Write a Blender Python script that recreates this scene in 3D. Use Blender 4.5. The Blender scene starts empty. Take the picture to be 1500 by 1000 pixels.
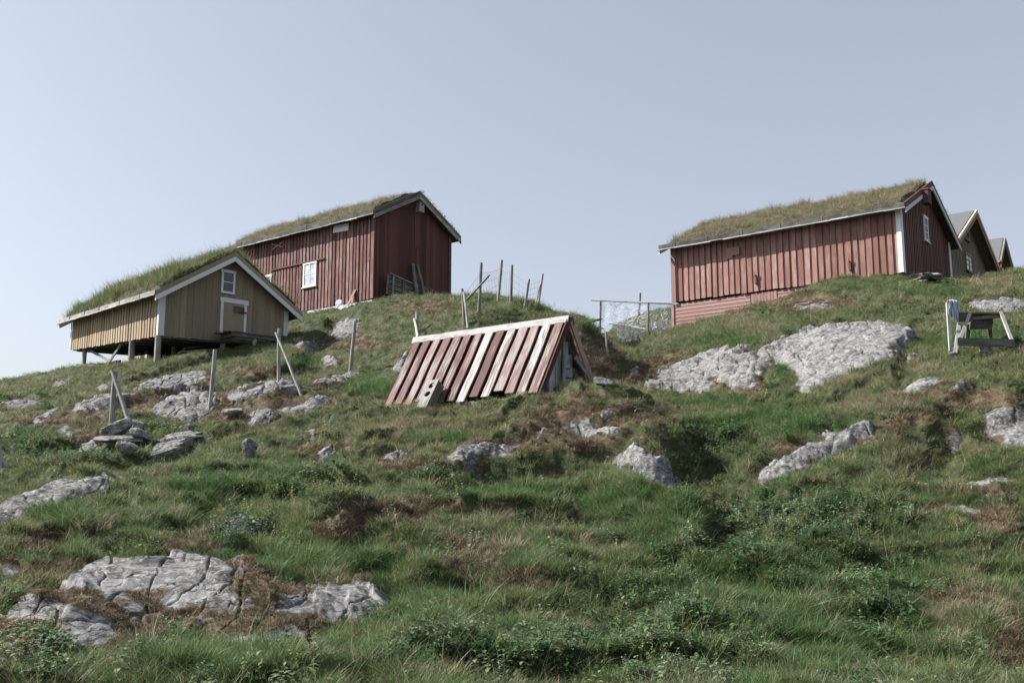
import bpy, math, random
import numpy as np
from mathutils import Vector, Matrix
from mathutils.geometry import delaunay_2d_cdt

S = bpy.context.scene
COL = S.collection
R = math.radians
random.seed(7)
rng = np.random.default_rng(11)

# ---------------------------------------------------------------- camera
F = 1458.0; PITCH = R(9.0); CP, SP = math.cos(PITCH), math.sin(PITCH)
cam_d = bpy.data.cameras.new("camera"); cam = bpy.data.objects.new("camera", cam_d); COL.objects.link(cam)
cam_d.sensor_width = 36.0; cam_d.lens = F / 1500 * 36; cam_d.clip_start = 0.1; cam_d.clip_end = 3000
cam.location = (0, 0, 0); cam.rotation_euler = (R(90) + PITCH, 0, 0)
S.camera = cam

# ---------------------------------------------------------------- light
SUN_AZ = R(-83); SUN_EL = R(41)       # azimuth clockwise from +Y
w = bpy.data.worlds.new("World"); S.world = w; w.use_nodes = True
nt = w.node_tree; nt.nodes.clear()
sky = nt.nodes.new('ShaderNodeTexSky'); sky.sky_type = 'NISHITA'; sky.sun_disc = False
sky.sun_elevation = SUN_EL; sky.sun_rotation = SUN_AZ; sky.air_density = 1.0; sky.dust_density = 2.0; sky.ozone_density = 1.6
hsv = nt.nodes.new('ShaderNodeHueSaturation'); hsv.inputs['Saturation'].default_value = 0.55; hsv.inputs['Value'].default_value = 1.0
bg = nt.nodes.new('ShaderNodeBackground'); bg.inputs['Strength'].default_value = 0.074
ow = nt.nodes.new('ShaderNodeOutputWorld')
mxs = nt.nodes.new('ShaderNodeMix'); mxs.data_type = 'RGBA'; mxs.inputs[0].default_value = .28; mxs.inputs[7].default_value = (3.75, 4.0, 4.75, 1)   # constant pale lavender mixed in to even the sky out
nt.links.new(sky.outputs[0], hsv.inputs['Color']); nt.links.new(hsv.outputs[0], mxs.inputs[6]); nt.links.new(mxs.outputs[2], bg.inputs[0]); nt.links.new(bg.outputs[0], ow.inputs[0])
sl = bpy.data.lights.new("sun", 'SUN'); sl.energy = 4.8; sl.angle = R(0.5); sl.color = (1.0, 0.955, 0.9)
so = bpy.data.objects.new("sun", sl); COL.objects.link(so)
sd = Vector((math.sin(SUN_AZ) * math.cos(SUN_EL), math.cos(SUN_AZ) * math.cos(SUN_EL), math.sin(SUN_EL)))
so.rotation_euler = sd.to_track_quat('Z', 'Y').to_euler(); so.location = sd * 80
S.view_settings.view_transform = 'Standard'; S.view_settings.look = 'None'; S.view_settings.exposure = 1.2; S.view_settings.gamma = 1.0
S.render.engine = 'CYCLES'

# ---------------------------------------------------------------- camera geometry helpers
def P(px, py, Y):
    u = (px - 750) / F; v = (500 - py) / F
    k = Y / (CP - v * SP)
    return Vector((u * k, Y, (SP + v * CP) * k))
def tanel(py):
    v = (500 - py) / F
    return (SP + v * CP) / (CP - v * SP)
def proj(X, Y, Z):
    d = Y * CP + Z * SP
    return 750 + F * X / d, 500 - F * (-Y * SP + Z * CP) / d
def solve_t(o, d, px):
    u = (px - 750) / F
    return (u * (o[1] * CP + o[2] * SP) - o[0]) / (d[0] - u * d[1] * CP)

# ---------------------------------------------------------------- noise
_perm = np.random.default_rng(3).permutation(256).astype(np.int64); _perm = np.concatenate([_perm, _perm, _perm])
_ga = np.random.default_rng(4).random(256) * 2 * np.pi; _gx, _gy = np.cos(_ga), np.sin(_ga)
def perlin(x, y):
    xi = np.floor(x).astype(np.int64); yi = np.floor(y).astype(np.int64)
    xf = x - xi; yf = y - yi; xi &= 255; yi &= 255
    uu = xf * xf * xf * (xf * (xf * 6 - 15) + 10); vv = yf * yf * yf * (yf * (yf * 6 - 15) + 10)
    def g(ix, iy, dx, dy):
        h = _perm[_perm[ix & 255] + (iy & 255)]
        return _gx[h] * dx + _gy[h] * dy
    a = g(xi, yi, xf, yf); b = g(xi + 1, yi, xf - 1, yf); c = g(xi, yi + 1, xf, yf - 1); d = g(xi + 1, yi + 1, xf - 1, yf - 1)
    return ((a + uu * (b - a)) * (1 - vv) + (c + uu * (d - c)) * vv) * 1.5
def fbm(x, y, o=4, g=0.5):
    r = 0; a = 1; t = 0
    for i in range(o):
        r = r + a * perlin(x + 17.3 * i, y - 9.1 * i); t += a; a *= g; x = x * 2.03; y = y * 2.03
    return r / t
def billow(x, y, o=3):
    r = 0; a = 1; t = 0
    for i in range(o):
        r = r + a * np.abs(perlin(x + 7.7 * i, y + 3.1 * i)); t += a; a *= .5; x = x * 2.1; y = y * 2.1
    return r / t
def sstep(a, b, x):
    t = np.clip((x - a) / (b - a), 0, 1); return t * t * (3 - 2 * t)

# ---------------------------------------------------------------- terrain
CTRL = {
 -220: [(1000,8),(765,13),(700,17),(640,23),(600,33),(590,40),(640,60)],
 0: [(1000,8),(900,9.5),(830,11),(765,13),(742,14.6),(764,16.2),(712,20),(645,24.2),(600,30),(577,36),(562,42),(600,60)],
 100: [(1000,8.1),(860,10.5),(800,12),(735,14.3),(703,16.3),(724,18),(676,21),(630,25),(590,31),(560,38),(541,44.5),(590,60)],
 200: [(1000,8.2),(900,9.8),(810,12),(740,14.8),(692,17.3),(655,22),(620,26),(580,30),(545,35),(529,40),(528,46),(580,65)],
 320: [(1000,8.2),(900,9.9),(800,12.5),(740,15),(680,18.5),(640,22.5),(605,26.5),(570,30),(540,33.5),(519,38),(508,43),(478,51),(520,70)],
 440: [(1000,8.2),(900,10),(850,11.2),(800,12.7),(740,15.2),(680,18.3),(640,21.3),(600,25),(570,28),(530,33),(501,39),(478,45),(458,50),(480,66)],
 540: [(1000,8.3),(900,10.3),(800,13),(740,15.2),(680,18.1),(630,21.2),(600,24),(570,27),(548,30),(510,34),(480,38),(457,42.3),(440,45.6),(445,60),(520,85)],
 620: [(680,18),(640,20.3),(597,22.9),(570,26),(520,30),(480,33.5),(450,38),(437,43.5),(445,53),(500,75)],
 690: [(1000,8.4),(740,15.4),(680,18),(640,19.9),(600,21.9),(575,24.5),(520,27),(470,29.8),(450,32),(437,36.5),(441,42),(460,54)],
 750: [(1000,8.5),(900,10.5),(850,11.8),(800,13.2),(740,15.6),(700,17.2),(660,18.7),(620,20.2),(588,21.3),(573,24),(520,27),(468,30),(441,33),(446,40),(475,55),(530,80)],
 800: [(588,21.0),(572,23.5),(520,27),(480,29.5),(458,31.5),(468,38),(490,50)],
 850: [(1000,8.6),(900,10.8),(800,13.8),(740,16),(690,17.7),(650,18.9),(610,20.2),(582,21),(569,22.6),(558,25.5),(515,27.6),(474,29.3),(480,34),(510,45),(520,60),(540,90)],
 905: [(700,16.8),(660,18),(620,19.3),(592,20.6),(572,24),(562,27),(548,31),(512,36),(498,42),(490,52),(476,62),(490,85)],
 945: [(1000,8.7),(900,10.9),(800,13.8),(735,15.6),(700,16.2),(670,17.0),(625,18.6),(604,20.3),(590,23),(576,26),(540,29.5),(508,34),(494,38),(486,45),(457,62),(480,85)],
 1000: [(1000,8.8),(850,12),(780,14.3),(735,15.6),(712,16.6),(665,18.8),(625,21.5),(592,25),(560,27.5),(520,31),(488,36.5),(479,40.6),(472,50),(480,70)],
 1100: [(1000,8.9),(850,12.2),(740,15.6),(700,17),(650,19.5),(610,22),(581,24),(520,26.8),(500,28.5),(472,33),(450,38.3),(454,48)],
 1200: [(1000,9),(850,12.3),(740,15.3),(690,16.8),(640,18.4),(590,21),(560,23),(510,25.8),(480,28),(450,31.5),(419,36.4),(425,48)],
 1300: [(1000,9.2),(850,12.3),(740,15),(680,16.6),(620,18.2),(570,20.3),(530,22.3),(500,24.4),(474,26.8),(442,30),(408,34.9),(414,48)],
 1400: [(1000,9.3),(850,12.4),(740,14.9),(680,16.3),(620,17.8),(560,19.5),(520,21),(500,23),(470,25.5),(444,28.5),(424,31.5),(414,34),(416,40),(428,50),(465,75)],
 1500: [(1000,9.4),(850,12.4),(740,14.7),(680,15.9),(620,17.2),(560,18.7),(515,20.5),(490,22.8),(452,26),(420,29),(400,32.5),(406,40),(434,60)],
 1720: [(1000,9.5),(740,14.5),(560,18.5),(450,25),(400,30),(390,36),(450,60)],
}
_c = []
for px, l in CTRL.items():
    for py, Y in l:
        p = P(px, py, Y); _c.append((p.x / Y, math.log(Y), p.z / Y))
for u in (-1.3, -.5, 0, .5, 1.3):
    for Y, z in ((1.6, -1.72), (3, -1.72), (5, -1.62)):
        _c.append((u, math.log(Y), z / Y))
    for Y, z in ((150, 3.0), (450, -6.0)):
        _c.append((u, math.log(Y), z / Y))
for u in (-1.3, 1.3):
    for Y, z in ((10, -1.2), (20, .8), (35, 4.0), (60, 4.0)):
        _c.append((u, math.log(Y), z / Y))
_c = np.array(_c)
def _tps_feats(u, l): return np.stack([u * 2.2, l * 1.3], -1)
_cp = _tps_feats(_c[:, 0], _c[:, 1])
def _phi(r2): return 0.5 * r2 * np.log(r2 + 1e-9)
n = len(_cp)
_K = _phi(((_cp[:, None] - _cp[None]) ** 2).sum(-1)) + np.eye(n) * 4e-5
_A = np.zeros((n + 3, n + 3)); _A[:n, :n] = _K; _A[:n, n] = 1; _A[:n, n + 1:] = _cp; _A[n, :n] = 1; _A[n + 1:, :n] = _cp.T
_w = np.linalg.solve(_A, np.concatenate([_c[:, 2], np.zeros(3)]))
def base_z(x, y):
    yy = np.maximum(y, 1.6)
    f = _tps_feats(np.clip(x / yy, -1.5, 1.5), np.log(yy))
    sh = f.shape[:-1]; f = f.reshape(-1, 2); out = np.empty(len(f))
    for i in range(0, len(f), 40000):
        q = f[i:i + 40000]
        r2 = (q[:, 0:1] - _cp[None, :, 0]) ** 2 + (q[:, 1:2] - _cp[None, :, 1]) ** 2
        out[i:i + 40000] = _phi(r2) @ _w[:n] + _w[n] + q @ _w[n + 1:]
    return out.reshape(sh) * yy
def _edge(a, b, depth, wd, ln=.8):
    p, q = P(*a), P(*b); return (p.x, p.y, q.x, q.y, depth, wd, ln)
KNOLLS = [(P(a, b, c).x, c, r, h) for a, b, c, r, h in ((880, 612, 19.8, 2.1, .38), (770, 655, 18.2, 1.5, .22), (955, 690, 16.9, .9, .30), (555, 775, 14.0, 1.0, .30), (700, 845, 12.0, 1.1, .22), (480, 655, 19.4, 1.2, .2),
          (250, 590, 28, 2.2, .5), (120, 620, 25, 1.8, .4), (420, 590, 26.5, 2.0, .4), (1400, 590, 18.4, 1.6, .3), (1200, 640, 18.6, 1.2, .2), (860, 480, 29.4, 1.6, .3), (360, 860, 10.8, .8, .12))]
# turf banks: the ground drops on the right-hand side of each line
BANKS = [_edge((935, 588, 20.8), (1012, 655, 18.6), .95, 1.5), _edge((925, 660, 17.6), (1003, 716, 16.2), .75, 1.2), _edge((1003, 716, 16.2), (1000, 800, 13.6), .40, 1.0),
         _edge((700, 790, 13.4), (560, 800, 13.2), .22, .8), _edge((590, 745, 15.2), (470, 800, 13.0), .25, .8), _edge((930, 740, 15.4), (780, 745, 15.4), .16, .7), _edge((720, 860, 11.6), (600, 850, 11.8), .2, .7),
         _edge((1330, 490, 26), (1290, 560, 21), .25, .9), _edge((1400, 590, 18.6), (1290, 680, 16.8), .25, 1.), _edge((470, 480, 45), (400, 560, 31), .5, 2.), _edge((330, 520, 38), (170, 560, 34), .35, 1.5),
         _edge((900, 640, 18.8), (700, 668, 17.9), .34, .9), _edge((940, 618, 19.6), (740, 628, 19.2), .30, .9), _edge((330, 578, 30), (100, 604, 27.5), .45, 1.4), _edge((450, 620, 24), (330, 628, 24), .35, 1.1), _edge((430, 545, 33), (330, 560, 31), .35, 1.4), _edge((1490, 603, 17.8), (1320, 625, 17.6), .25, .9), _edge((600, 700, 17), (430, 700, 17.4), .2, .8), _edge((820, 700, 16.9), (660, 705, 16.8), .2, .8), _edge((1340, 530, 22.5), (1180, 580, 21), .18, .8),
         _edge((210, 660, 22), (60, 700, 19), .45, 1.6), _edge((440, 470, 44), (600, 440, 44), -.12, 1.), _edge((1180, 845, 12.2), (1010, 820, 12.8), .25, .8), _edge((1330, 790, 13.6), (1180, 800, 13.2), .2, .8), _edge((330, 700, 17.4), (200, 790, 13.), .18, .8)]
ROCKP = []
def Zmid(x, y):
    """the lie of the land: knolls and banks, without tussocks"""
    x = np.asarray(x, float); y = np.asarray(y, float); h = np.zeros(np.broadcast(x, y).shape)
    wx = x + .35 * fbm(x * .9, y * .9, 2); wy = y + .35 * fbm(x * .9 + 40, y * .9, 2)
    for (mx, my, rr, hh) in KNOLLS:
        d2 = ((wx - mx) / rr) ** 2 + ((wy - my) / (rr * .8)) ** 2; h = h + hh * np.exp(-d2 ** 1.6)
    for (ax, ay, bx, by, dp, wd, ln) in BANKS:
        dx, dy = bx - ax, by - ay; L = math.hypot(dx, dy); m = (np.abs(x - (ax + bx) / 2) < L + 2 * wd) & (np.abs(y - (ay + by) / 2) < L + 2 * wd)
        if not m.any(): continue
        qx, qy = wx[m] - ax, wy[m] - ay; t = (qx * dx + qy * dy) / L; s_ = (qx * -dy + qy * dx) / L
        e = sstep(-ln, .2, t) * sstep(L + ln, L - .2, t)
        h[m] -= dp * sstep(0, .35 * wd, s_) * np.exp(-np.maximum(s_ - .3 * wd, 0) ** 2 / (wd * wd)) * e
    return base_z(x, y) + h * sstep(1, 6, y)
def Z(x, y):
    x = np.asarray(x, float); y = np.asarray(y, float)
    far = sstep(10, 40, y)
    wx = x + .35 * fbm(x * .9, y * .9, 2); wy = y + .35 * fbm(x * .9 + 40, y * .9, 2)
    h = (fbm(wx * .55, wy * .55, 3)) * (.20 + .10 * far)
    h = h - (billow(wx * 1.3 + 5, wy * 1.5, 2) - .25) * .30
    h = h + (.25 - billow(wx * 3.1, wy * 3.6 + 3, 2)) * .16
    ts = (y * .8 - x * .55) * .42 + fbm(x * .35 + 8, y * .35, 3) * 1.5; fs = ts - np.floor(ts)
    h = h + .30 * ((1 - fs) * sstep(0, .16, fs) - .45) * sstep(-.25, .25, fbm(x * .5 - 4, y * .5 + 9, 2)) * sstep(33, 22, y)
    h = h + fbm(x * 9, y * 9, 2) * .022
    dm = np.zeros(h.shape)
    for wp in ROCKP:      # bedrock carries no tussocks
        lo = wp.min(0) - .4; hi = wp.max(0) + .4; m = (x > lo[0]) & (x < hi[0]) & (y > lo[1]) & (y < hi[1])
        if m.any(): dm[m] = np.maximum(dm[m], sstep(-.30, .12, poly_sd(x[m], y[m], wp)))
    return Zmid(x, y) + (h * (1 - dm) - .07 * dm) * sstep(1, 6, y)
def ground(px, py, y0=5.0, y1=90.0):
    """first point of the terrain met by the ray through a photo pixel"""
    Y = np.exp(np.linspace(math.log(y0), math.log(y1), 1500))
    u = (px - 750) / F; v = (500 - py) / F; k = Y / (CP - v * SP)
    zz = (SP + v * CP) * k; g = Z(u * k, Y)
    i = np.argmax(g > zz)
    if not (g > zz).any(): i = int(np.argmax(g - zz))
    return Vector((u * k[i], Y[i], g[i]))
def ground_smooth(px, py, y0=5.0, y1=90.0):
    Y = np.exp(np.linspace(math.log(y0), math.log(y1), 1500)); u = (px - 750) / F; v = (500 - py) / F; k = Y / (CP - v * SP)
    zz = (SP + v * CP) * k; g = Zmid(u * k, Y); i = np.argmax(g > zz)
    if not (g > zz).any(): i = int(np.argmax(g - zz))
    return Vector((u * k[i], Y[i], g[i]))
def gz(x, y): return float(Z(np.array([x]), np.array([y]))[0])

# ---------------------------------------------------------------- object helpers
def tag(o, label=None, cat=None, group=None, kind=None):
    if label: o['label'] = label
    if cat: o['category'] = cat
    if group: o['group'] = group
    if kind: o['kind'] = kind
    return o
def empty(name, label, cat, loc=(0, 0, 0), rz=0, group=None):
    o = bpy.data.objects.new(name, None); COL.objects.link(o); o.empty_display_size = .3
    o.location = loc; o.rotation_euler = (0, 0, rz)
    return tag(o, label, cat, group)
class MB:
    def __init__(s): s.v = []; s.f = []; s.g = []; s.r = []
    def hexa(s, b, t, r=None):
        """b, t: four bottom and four top corners (same order, ccw from above)"""
        b = [Vector(q) for q in b]; t = [Vector(q) for q in t]
        ax = sum(t, Vector()) / 4 - sum(b, Vector()) / 4
        if ax.length < 1e-6: ax = Vector((0, 0, 1))
        ax.normalize(); e1 = (b[1] - b[0]); e1 = (e1 - ax * e1.dot(ax))
        if e1.length < 1e-6: e1 = ax.orthogonal()
        e1.normalize(); e2 = ax.cross(e1)
        r = random.random() if r is None else r
        i = len(s.v)
        for q in b + t:
            d = q - b[0]; s.v.append(tuple(q)); s.g.append((d.dot(e1) + r * 7, d.dot(e2) + r * 3, d.dot(ax) + r * 11)); s.r.append(r)
        s.f += [(i + 3, i + 2, i + 1, i), (i + 4, i + 5, i + 6, i + 7)] + [(i + k, i + (k + 1) % 4, i + 4 + (k + 1) % 4, i + 4 + k) for k in range(4)]
    def bar(s, p0, p1, w, t, side=None, r=None):
        """plank from p0 to p1; side = direction of its width w, thickness t across"""
        p0 = Vector(p0); p1 = Vector(p1); ax = (p1 - p0).normalized()
        sd_ = Vector(side) if side is not None else (Vector((1, 0, 0)) if abs(ax.x) < .8 else Vector((0, 1, 0)))
        sd_ = (sd_ - ax * sd_.dot(ax)).normalized(); th = ax.cross(sd_)
        o = [(-.5, -.5), (.5, -.5), (.5, .5), (-.5, .5)]
        s.hexa([p0 + sd_ * w * a + th * t * c for a, c in o], [p1 + sd_ * w * a + th * t * c for a, c in o], r)
    def box(s, lo, hi, axis=2, r=None):
        c = [Vector((lo[i], 0, 0)) for i in range(1)]
        ce = [(lo[i] + hi[i]) / 2 for i in range(3)]; p0 = list(ce); p1 = list(ce); p0[axis] = lo[axis]; p1[axis] = hi[axis]
        a2 = (axis + 1) % 3; a3 = (axis + 2) % 3; sdv = [0, 0, 0]; sdv[a2] = 1
        s.bar(p0, p1, hi[a2] - lo[a2], hi[a3] - lo[a3], sdv, r)
    def tube(s, pts, rad, n=8, rough=0.0, r=None):
        pts = [Vector(p) for p in pts]; r = random.random() if r is None else r
        if not hasattr(rad, '__len__'): rad = [rad] * len(pts)
        i0 = len(s.v); acc = 0
        ref = Vector((0, 0, 1)) if abs((pts[-1] - pts[0]).normalized().z) < .9 else Vector((1, 0, 0))
        for k, p in enumerate(pts):
            d = (pts[min(k + 1, len(pts) - 1)] - pts[max(k - 1, 0)]).normalized()
            a = d.cross(ref).normalized(); b = d.cross(a)
            if k: acc += (p - pts[k - 1]).length
            for j in range(n):
                th = 2 * math.pi * j / n; q = rad[k] * (1 + rough * random.uniform(-1, 1))
                s.v.append(tuple(p + a * math.cos(th) * q + b * math.sin(th) * q)); s.g.append((math.cos(th) * rad[k] + r * 7, math.sin(th) * rad[k], acc + r * 11)); s.r.append(r)
        for k in range(len(pts) - 1):
            for j in range(n):
                a = i0 + k * n + j; b = i0 + k * n + (j + 1) % n
                s.f.append((a, b, b + n, a + n))
        s.f.append(tuple(i0 + j for j in range(n))[::-1]); s.f.append(tuple(i0 + (len(pts) - 1) * n + j for j in range(n)))
    def build(s, name, mat, parent=None, smooth=False):
        return mesh_obj(name, s.v, s.f, mat, parent, smooth, s.g, s.r)
def mesh_obj(name, v, f, mat, parent=None, smooth=False, g=None, r=None):
    me = bpy.data.meshes.new(name); me.from_pydata([tuple(q) for q in v], [], f)
    if g is not None:
        a = me.attributes.new('gc', 'FLOAT_VECTOR', 'POINT'); a.data.foreach_set('vector', np.array(g, dtype=np.float32).ravel())
        a = me.attributes.new('rnd', 'FLOAT', 'POINT'); a.data.foreach_set('value', np.array(r, dtype=np.float32))
    me.materials.append(mat)
    if smooth: me.polygons.foreach_set('use_smooth', [True] * len(me.polygons))
    me.update()
    o = bpy.data.objects.new(name, me); COL.objects.link(o)
    if parent: o.parent = parent
    return o
def grid_mesh(name, X, Y, Zz, mat, attrs=None, keep=None, parent=None):
    """numpy grid -> mesh; keep = boolean vertex mask"""
    nr, nc = X.shape
    idx = np.arange(nr * nc).reshape(nr, nc)
    q = np.stack([idx[:-1, :-1], idx[:-1, 1:], idx[1:, 1:], idx[1:, :-1]], -1).reshape(-1, 4)
    co = np.stack([X, Y, Zz], -1).reshape(-1, 3)
    if keep is not None:
        k = keep.ravel(); q = q[k[q].all(1)]
        used = np.zeros(len(co), bool); used[q.ravel()] = True; new = np.cumsum(used) - 1
        q = new[q]; co = co[used]
    else: used = np.ones(len(co), bool)
    me = bpy.data.meshes.new(name)
    me.vertices.add(len(co)); me.vertices.foreach_set('co', co.astype(np.float32).ravel())
    me.loops.add(q.size); me.loops.foreach_set('vertex_index', q.astype(np.int32).ravel())
    me.polygons.add(len(q)); me.polygons.foreach_set('loop_start', np.arange(0, q.size, 4, dtype=np.int32)); me.polygons.foreach_set('loop_total', np.full(len(q), 4, dtype=np.int32))
    me.polygons.foreach_set('use_smooth', np.ones(len(q), bool))
    for an, av in (attrs or {}).items():
        a = me.attributes.new(an, 'FLOAT', 'POINT'); a.data.foreach_set('value', av.ravel()[used].astype(np.float32))
    me.materials.append(mat); me.update(calc_edges=True); me.validate()
    o = bpy.data.objects.new(name, me); COL.objects.link(o)
    if parent: o.parent = parent
    return o

# ---------------------------------------------------------------- materials
class N:
    def __init__(s, name):
        s.m = bpy.data.materials.new(name); s.m.use_nodes = True; s.t = s.m.node_tree; s.t.nodes.clear()
        s.out = s.t.nodes.new('ShaderNodeOutputMaterial'); s.b = s.t.nodes.new('ShaderNodeBsdfPrincipled'); s.t.links.new(s.b.outputs[0], s.out.inputs[0])
        s.b.inputs['Specular IOR Level'].default_value = .25; s.b.inputs['Roughness'].default_value = .85
    def n(s, t, **k):
        q = s.t.nodes.new('ShaderNode' + t)
        for a, b in k.items(): setattr(q, a, b)
        return q
    def l(s, a, b):
        if isinstance(a, (int, float)): b.default_value = a
        elif isinstance(a, tuple): b.default_value = a if len(a) == 4 or len(b.default_value) == 3 else (*a, 1)
        else: s.t.links.new(a, b)
    def attr(s, nm, out='Fac'): return s.n('Attribute', attribute_name=nm).outputs[out]
    def obj(s): return s.n('TexCoord').outputs['Object']
    def pos(s): return s.n('NewGeometry').outputs['Position']
    def map(s, v, sc, loc=(0, 0, 0)):
        q = s.n('Mapping'); s.l(v, q.inputs[0]); q.inputs['Scale'].default_value = sc; q.inputs['Location'].default_value = loc; return q.outputs[0]
    def noise(s, v, sc, det=4, rough=.55, dist=0, col=False):
        q = s.n('TexNoise'); s.l(v, q.inputs['Vector']); q.inputs['Scale'].default_value = sc; q.inputs['Detail'].default_value = det; q.inputs['Roughness'].default_value = rough; q.inputs['Distortion'].default_value = dist
        return q.outputs['Color' if col else 'Fac']
    def ramp(s, f, a, b, c0=0., c1=1.):
        q = s.n('MapRange', interpolation_type='SMOOTHSTEP'); s.l(f, q.inputs[0]); s.l(a, q.inputs[1]); s.l(b, q.inputs[2]); s.l(c0, q.inputs[3]); s.l(c1, q.inputs[4]); return q.outputs[0]
    def mix(s, f, a, b, mode='MIX'):
        q = s.n('Mix', data_type='RGBA', blend_type=mode); s.l(f, q.inputs[0]); s.l(a, q.inputs[6]); s.l(b, q.inputs[7]); return q.outputs[2]
    def math(s, op, a, b=0.): 
        q = s.n('Math', operation=op); s.l(a, q.inputs[0]); s.l(b, q.inputs[1]); return q.outputs[0]
    def scale(s, c, f):
        q = s.n('VectorMath', operation='SCALE'); s.l(c, q.inputs[0]); s.l(f, q.inputs['Scale']); return q.outputs[0]
    def bump(s, h, st=.4, d=.02):
        q = s.n('Bump'); s.l(h, q.inputs['Height']); q.inputs['Strength'].default_value = st; q.inputs['Distance'].default_value = d; s.l(q.outputs[0], s.b.inputs['Normal'])
    def fin(s, c): s.l(c, s.b.inputs['Base Color']); return s.m
def M_paint(name, col, under, wear=.5, var=.35, bumpd=.006, pale=None, palet=.6):
    """paint on boards: varies board by board and wears off along the grain"""
    m = N(name); gc = m.attr('gc', 'Vector'); rnd = m.attr('rnd')
    gr = m.noise(m.map(gc, (40, 40, 2.2)), 1, 5, .65)
    bl = m.noise(m.map(gc, (5, 5, 1.3), (3, 1, 8)), 1, 4, .6)
    w_ = m.math('ADD', m.math('MULTIPLY', gr, .55), m.math('MULTIPLY', bl, .45))
    w_ = m.math('ADD', w_, m.math('MULTIPLY', m.math('SUBTRACT', rnd, .5), .10))
    base = m.scale(col, m.ramp(rnd, 0., 1., 1 - var, 1 + var))
    if pale: base = m.mix(m.ramp(m.noise(m.map(gc, (3, 3, .7), (9, 4, 1)), 1, 3), .42, .68, 0., palet), base, pale)
    c = m.mix(m.ramp(w_, .74 - wear * .34, .84 - wear * .34), base, under)
    c = m.mix(m.ramp(gr, .3, .45, .35, 0.), c, (.03, .025, .02))
    m.bump(m.math('ADD', gr, m.math('MULTIPLY', bl, .5)), .6, bumpd)
    return m.fin(c)
def M_wood(name, a, b, dark=(.03, .027, .023)):
    m = N(name); gc = m.attr('gc', 'Vector'); rnd = m.attr('rnd')
    gr = m.noise(m.map(gc, (45, 45, 2.5)), 1, 6, .7); bl = m.noise(m.map(gc, (6, 6, 2)), 1, 4)
    c = m.mix(m.ramp(bl, .35, .65), a, b); c = m.scale(c, m.ramp(rnd, 0., 1., .75, 1.25))
    c = m.mix(m.ramp(gr, .35, .5, .8, 0.), c, dark); m.bump(gr, .8, .006); return m.fin(c)
def M_plain(name, col, var=.25, sc=8, rough=.85, bd=.01):
    m = N(name); n_ = m.noise(m.obj(), sc, 5, .6); c = m.scale(col, m.ramp(n_, .3, .7, 1 - var, 1 + var)); m.b.inputs['Roughness'].default_value = rough
    m.bump(n_, .4, bd); return m.fin(c)
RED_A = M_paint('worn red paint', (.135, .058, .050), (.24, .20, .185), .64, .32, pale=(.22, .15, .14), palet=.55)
RED_AG = M_paint('red paint with gable shade', (.098, .043, .037), (.15, .12, .11), .35, .3)  # darker copy of the barn red; the gable's shade is in the colour
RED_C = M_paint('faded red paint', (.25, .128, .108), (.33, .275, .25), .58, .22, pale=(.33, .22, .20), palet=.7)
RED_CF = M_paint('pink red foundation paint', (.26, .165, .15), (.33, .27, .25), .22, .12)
RED_CG = M_paint('faded red with gable shade', (.122, .060, .050), (.16, .12, .10), .15, .2)  # long barn's red repeated darker, gable shade mixed into the colour
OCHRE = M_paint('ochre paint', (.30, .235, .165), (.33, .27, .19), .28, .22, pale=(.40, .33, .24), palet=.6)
OCHRE_G = M_paint('ochre with gable shade', (.235, .198, .135), (.28, .245, .18), .35, .15)  # shed ochre toned down so the colour carries the gable's shade
OCHRE_D = M_paint('fresh ochre paint', (.42, .29, .13), (.4, .3, .18), .05, .12)
OCHRE_DG = M_paint('fresh ochre with gable shade', (.20, .16, .105), (.2, .16, .11), .08, .15)  # cabin ochre darkened; shade of the gable side painted in
WHITE = M_paint('old white paint', (.58, .60, .62), (.33, .32, .30), .5, .08)
WHITE_B = M_paint('fresh white paint', (.68, .69, .70), (.45, .44, .42), .12, .05)
BEIGE = M_paint('cream bargeboard paint', (.52, .42, .31), (.4, .33, .25), .1, .05)
PATCHW = M_paint('bare new board', (.30, .205, .15), (.3, .2, .14), .1, .1)
GREY = M_wood('weathered grey wood', (.20, .195, .185), (.30, .29, .275))
GREYD = M_wood('dark grey wood', (.09, .087, .08), (.16, .155, .145))
GREYL = M_wood('silvery wood', (.28, .278, .27), (.40, .395, .38), (.08, .075, .07))
BARK = M_wood('eave board', (.045, .045, .042), (.11, .11, .105))
HUTR = M_paint('peeling red and white roof paint', (.125, .070, .063), (.24, .225, .215), .74, .28, pale=(.25, .17, .16), palet=.9, bumpd=.01)
HUTW = M_paint('peeling white roof paint', (.34, .33, .325), (.16, .12, .11), .80, .15, bumpd=.01)
HUTC = M_paint('flaking white ridge paint', (.37, .365, .36), (.12, .105, .09), .76, .08, bumpd=.01)
HUTU = M_paint('dark red gaps', (.075, .035, .031), (.08, .05, .045), .3, .2)
SLATE = M_plain('slate roof', (.10, .105, .11), .15, 30, .7)
DARK = M_plain('dark hollow shade', (.03, .027, .022), .3, 5)  # near black, shade of hollows put into the colour
ROPE = M_plain('net twine', (.55, .58, .60), .2, 3); ROPED = M_plain('dark net twine', (.12, .13, .14), .2, 3); WIRE = M_plain('rusty wire', (.22, .21, .21), .2, 3)
m_ = N('window glass'); m_.b.inputs['Roughness'].default_value = .08; m_.b.inputs['Specular IOR Level'].default_value = .6; GLASS = m_.fin((.03, .036, .045))
m_ = N('pale curtain glass'); m_.b.inputs['Roughness'].default_value = .15; GLASSP = m_.fin(m_.mix(m_.ramp(m_.noise(m_.obj(), 3), .4, .6), (.33, .36, .40), (.50, .53, .57)))
TOWEL_W = M_plain('washed grey blue cloth', (.42, .46, .56), .25, 9)

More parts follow.
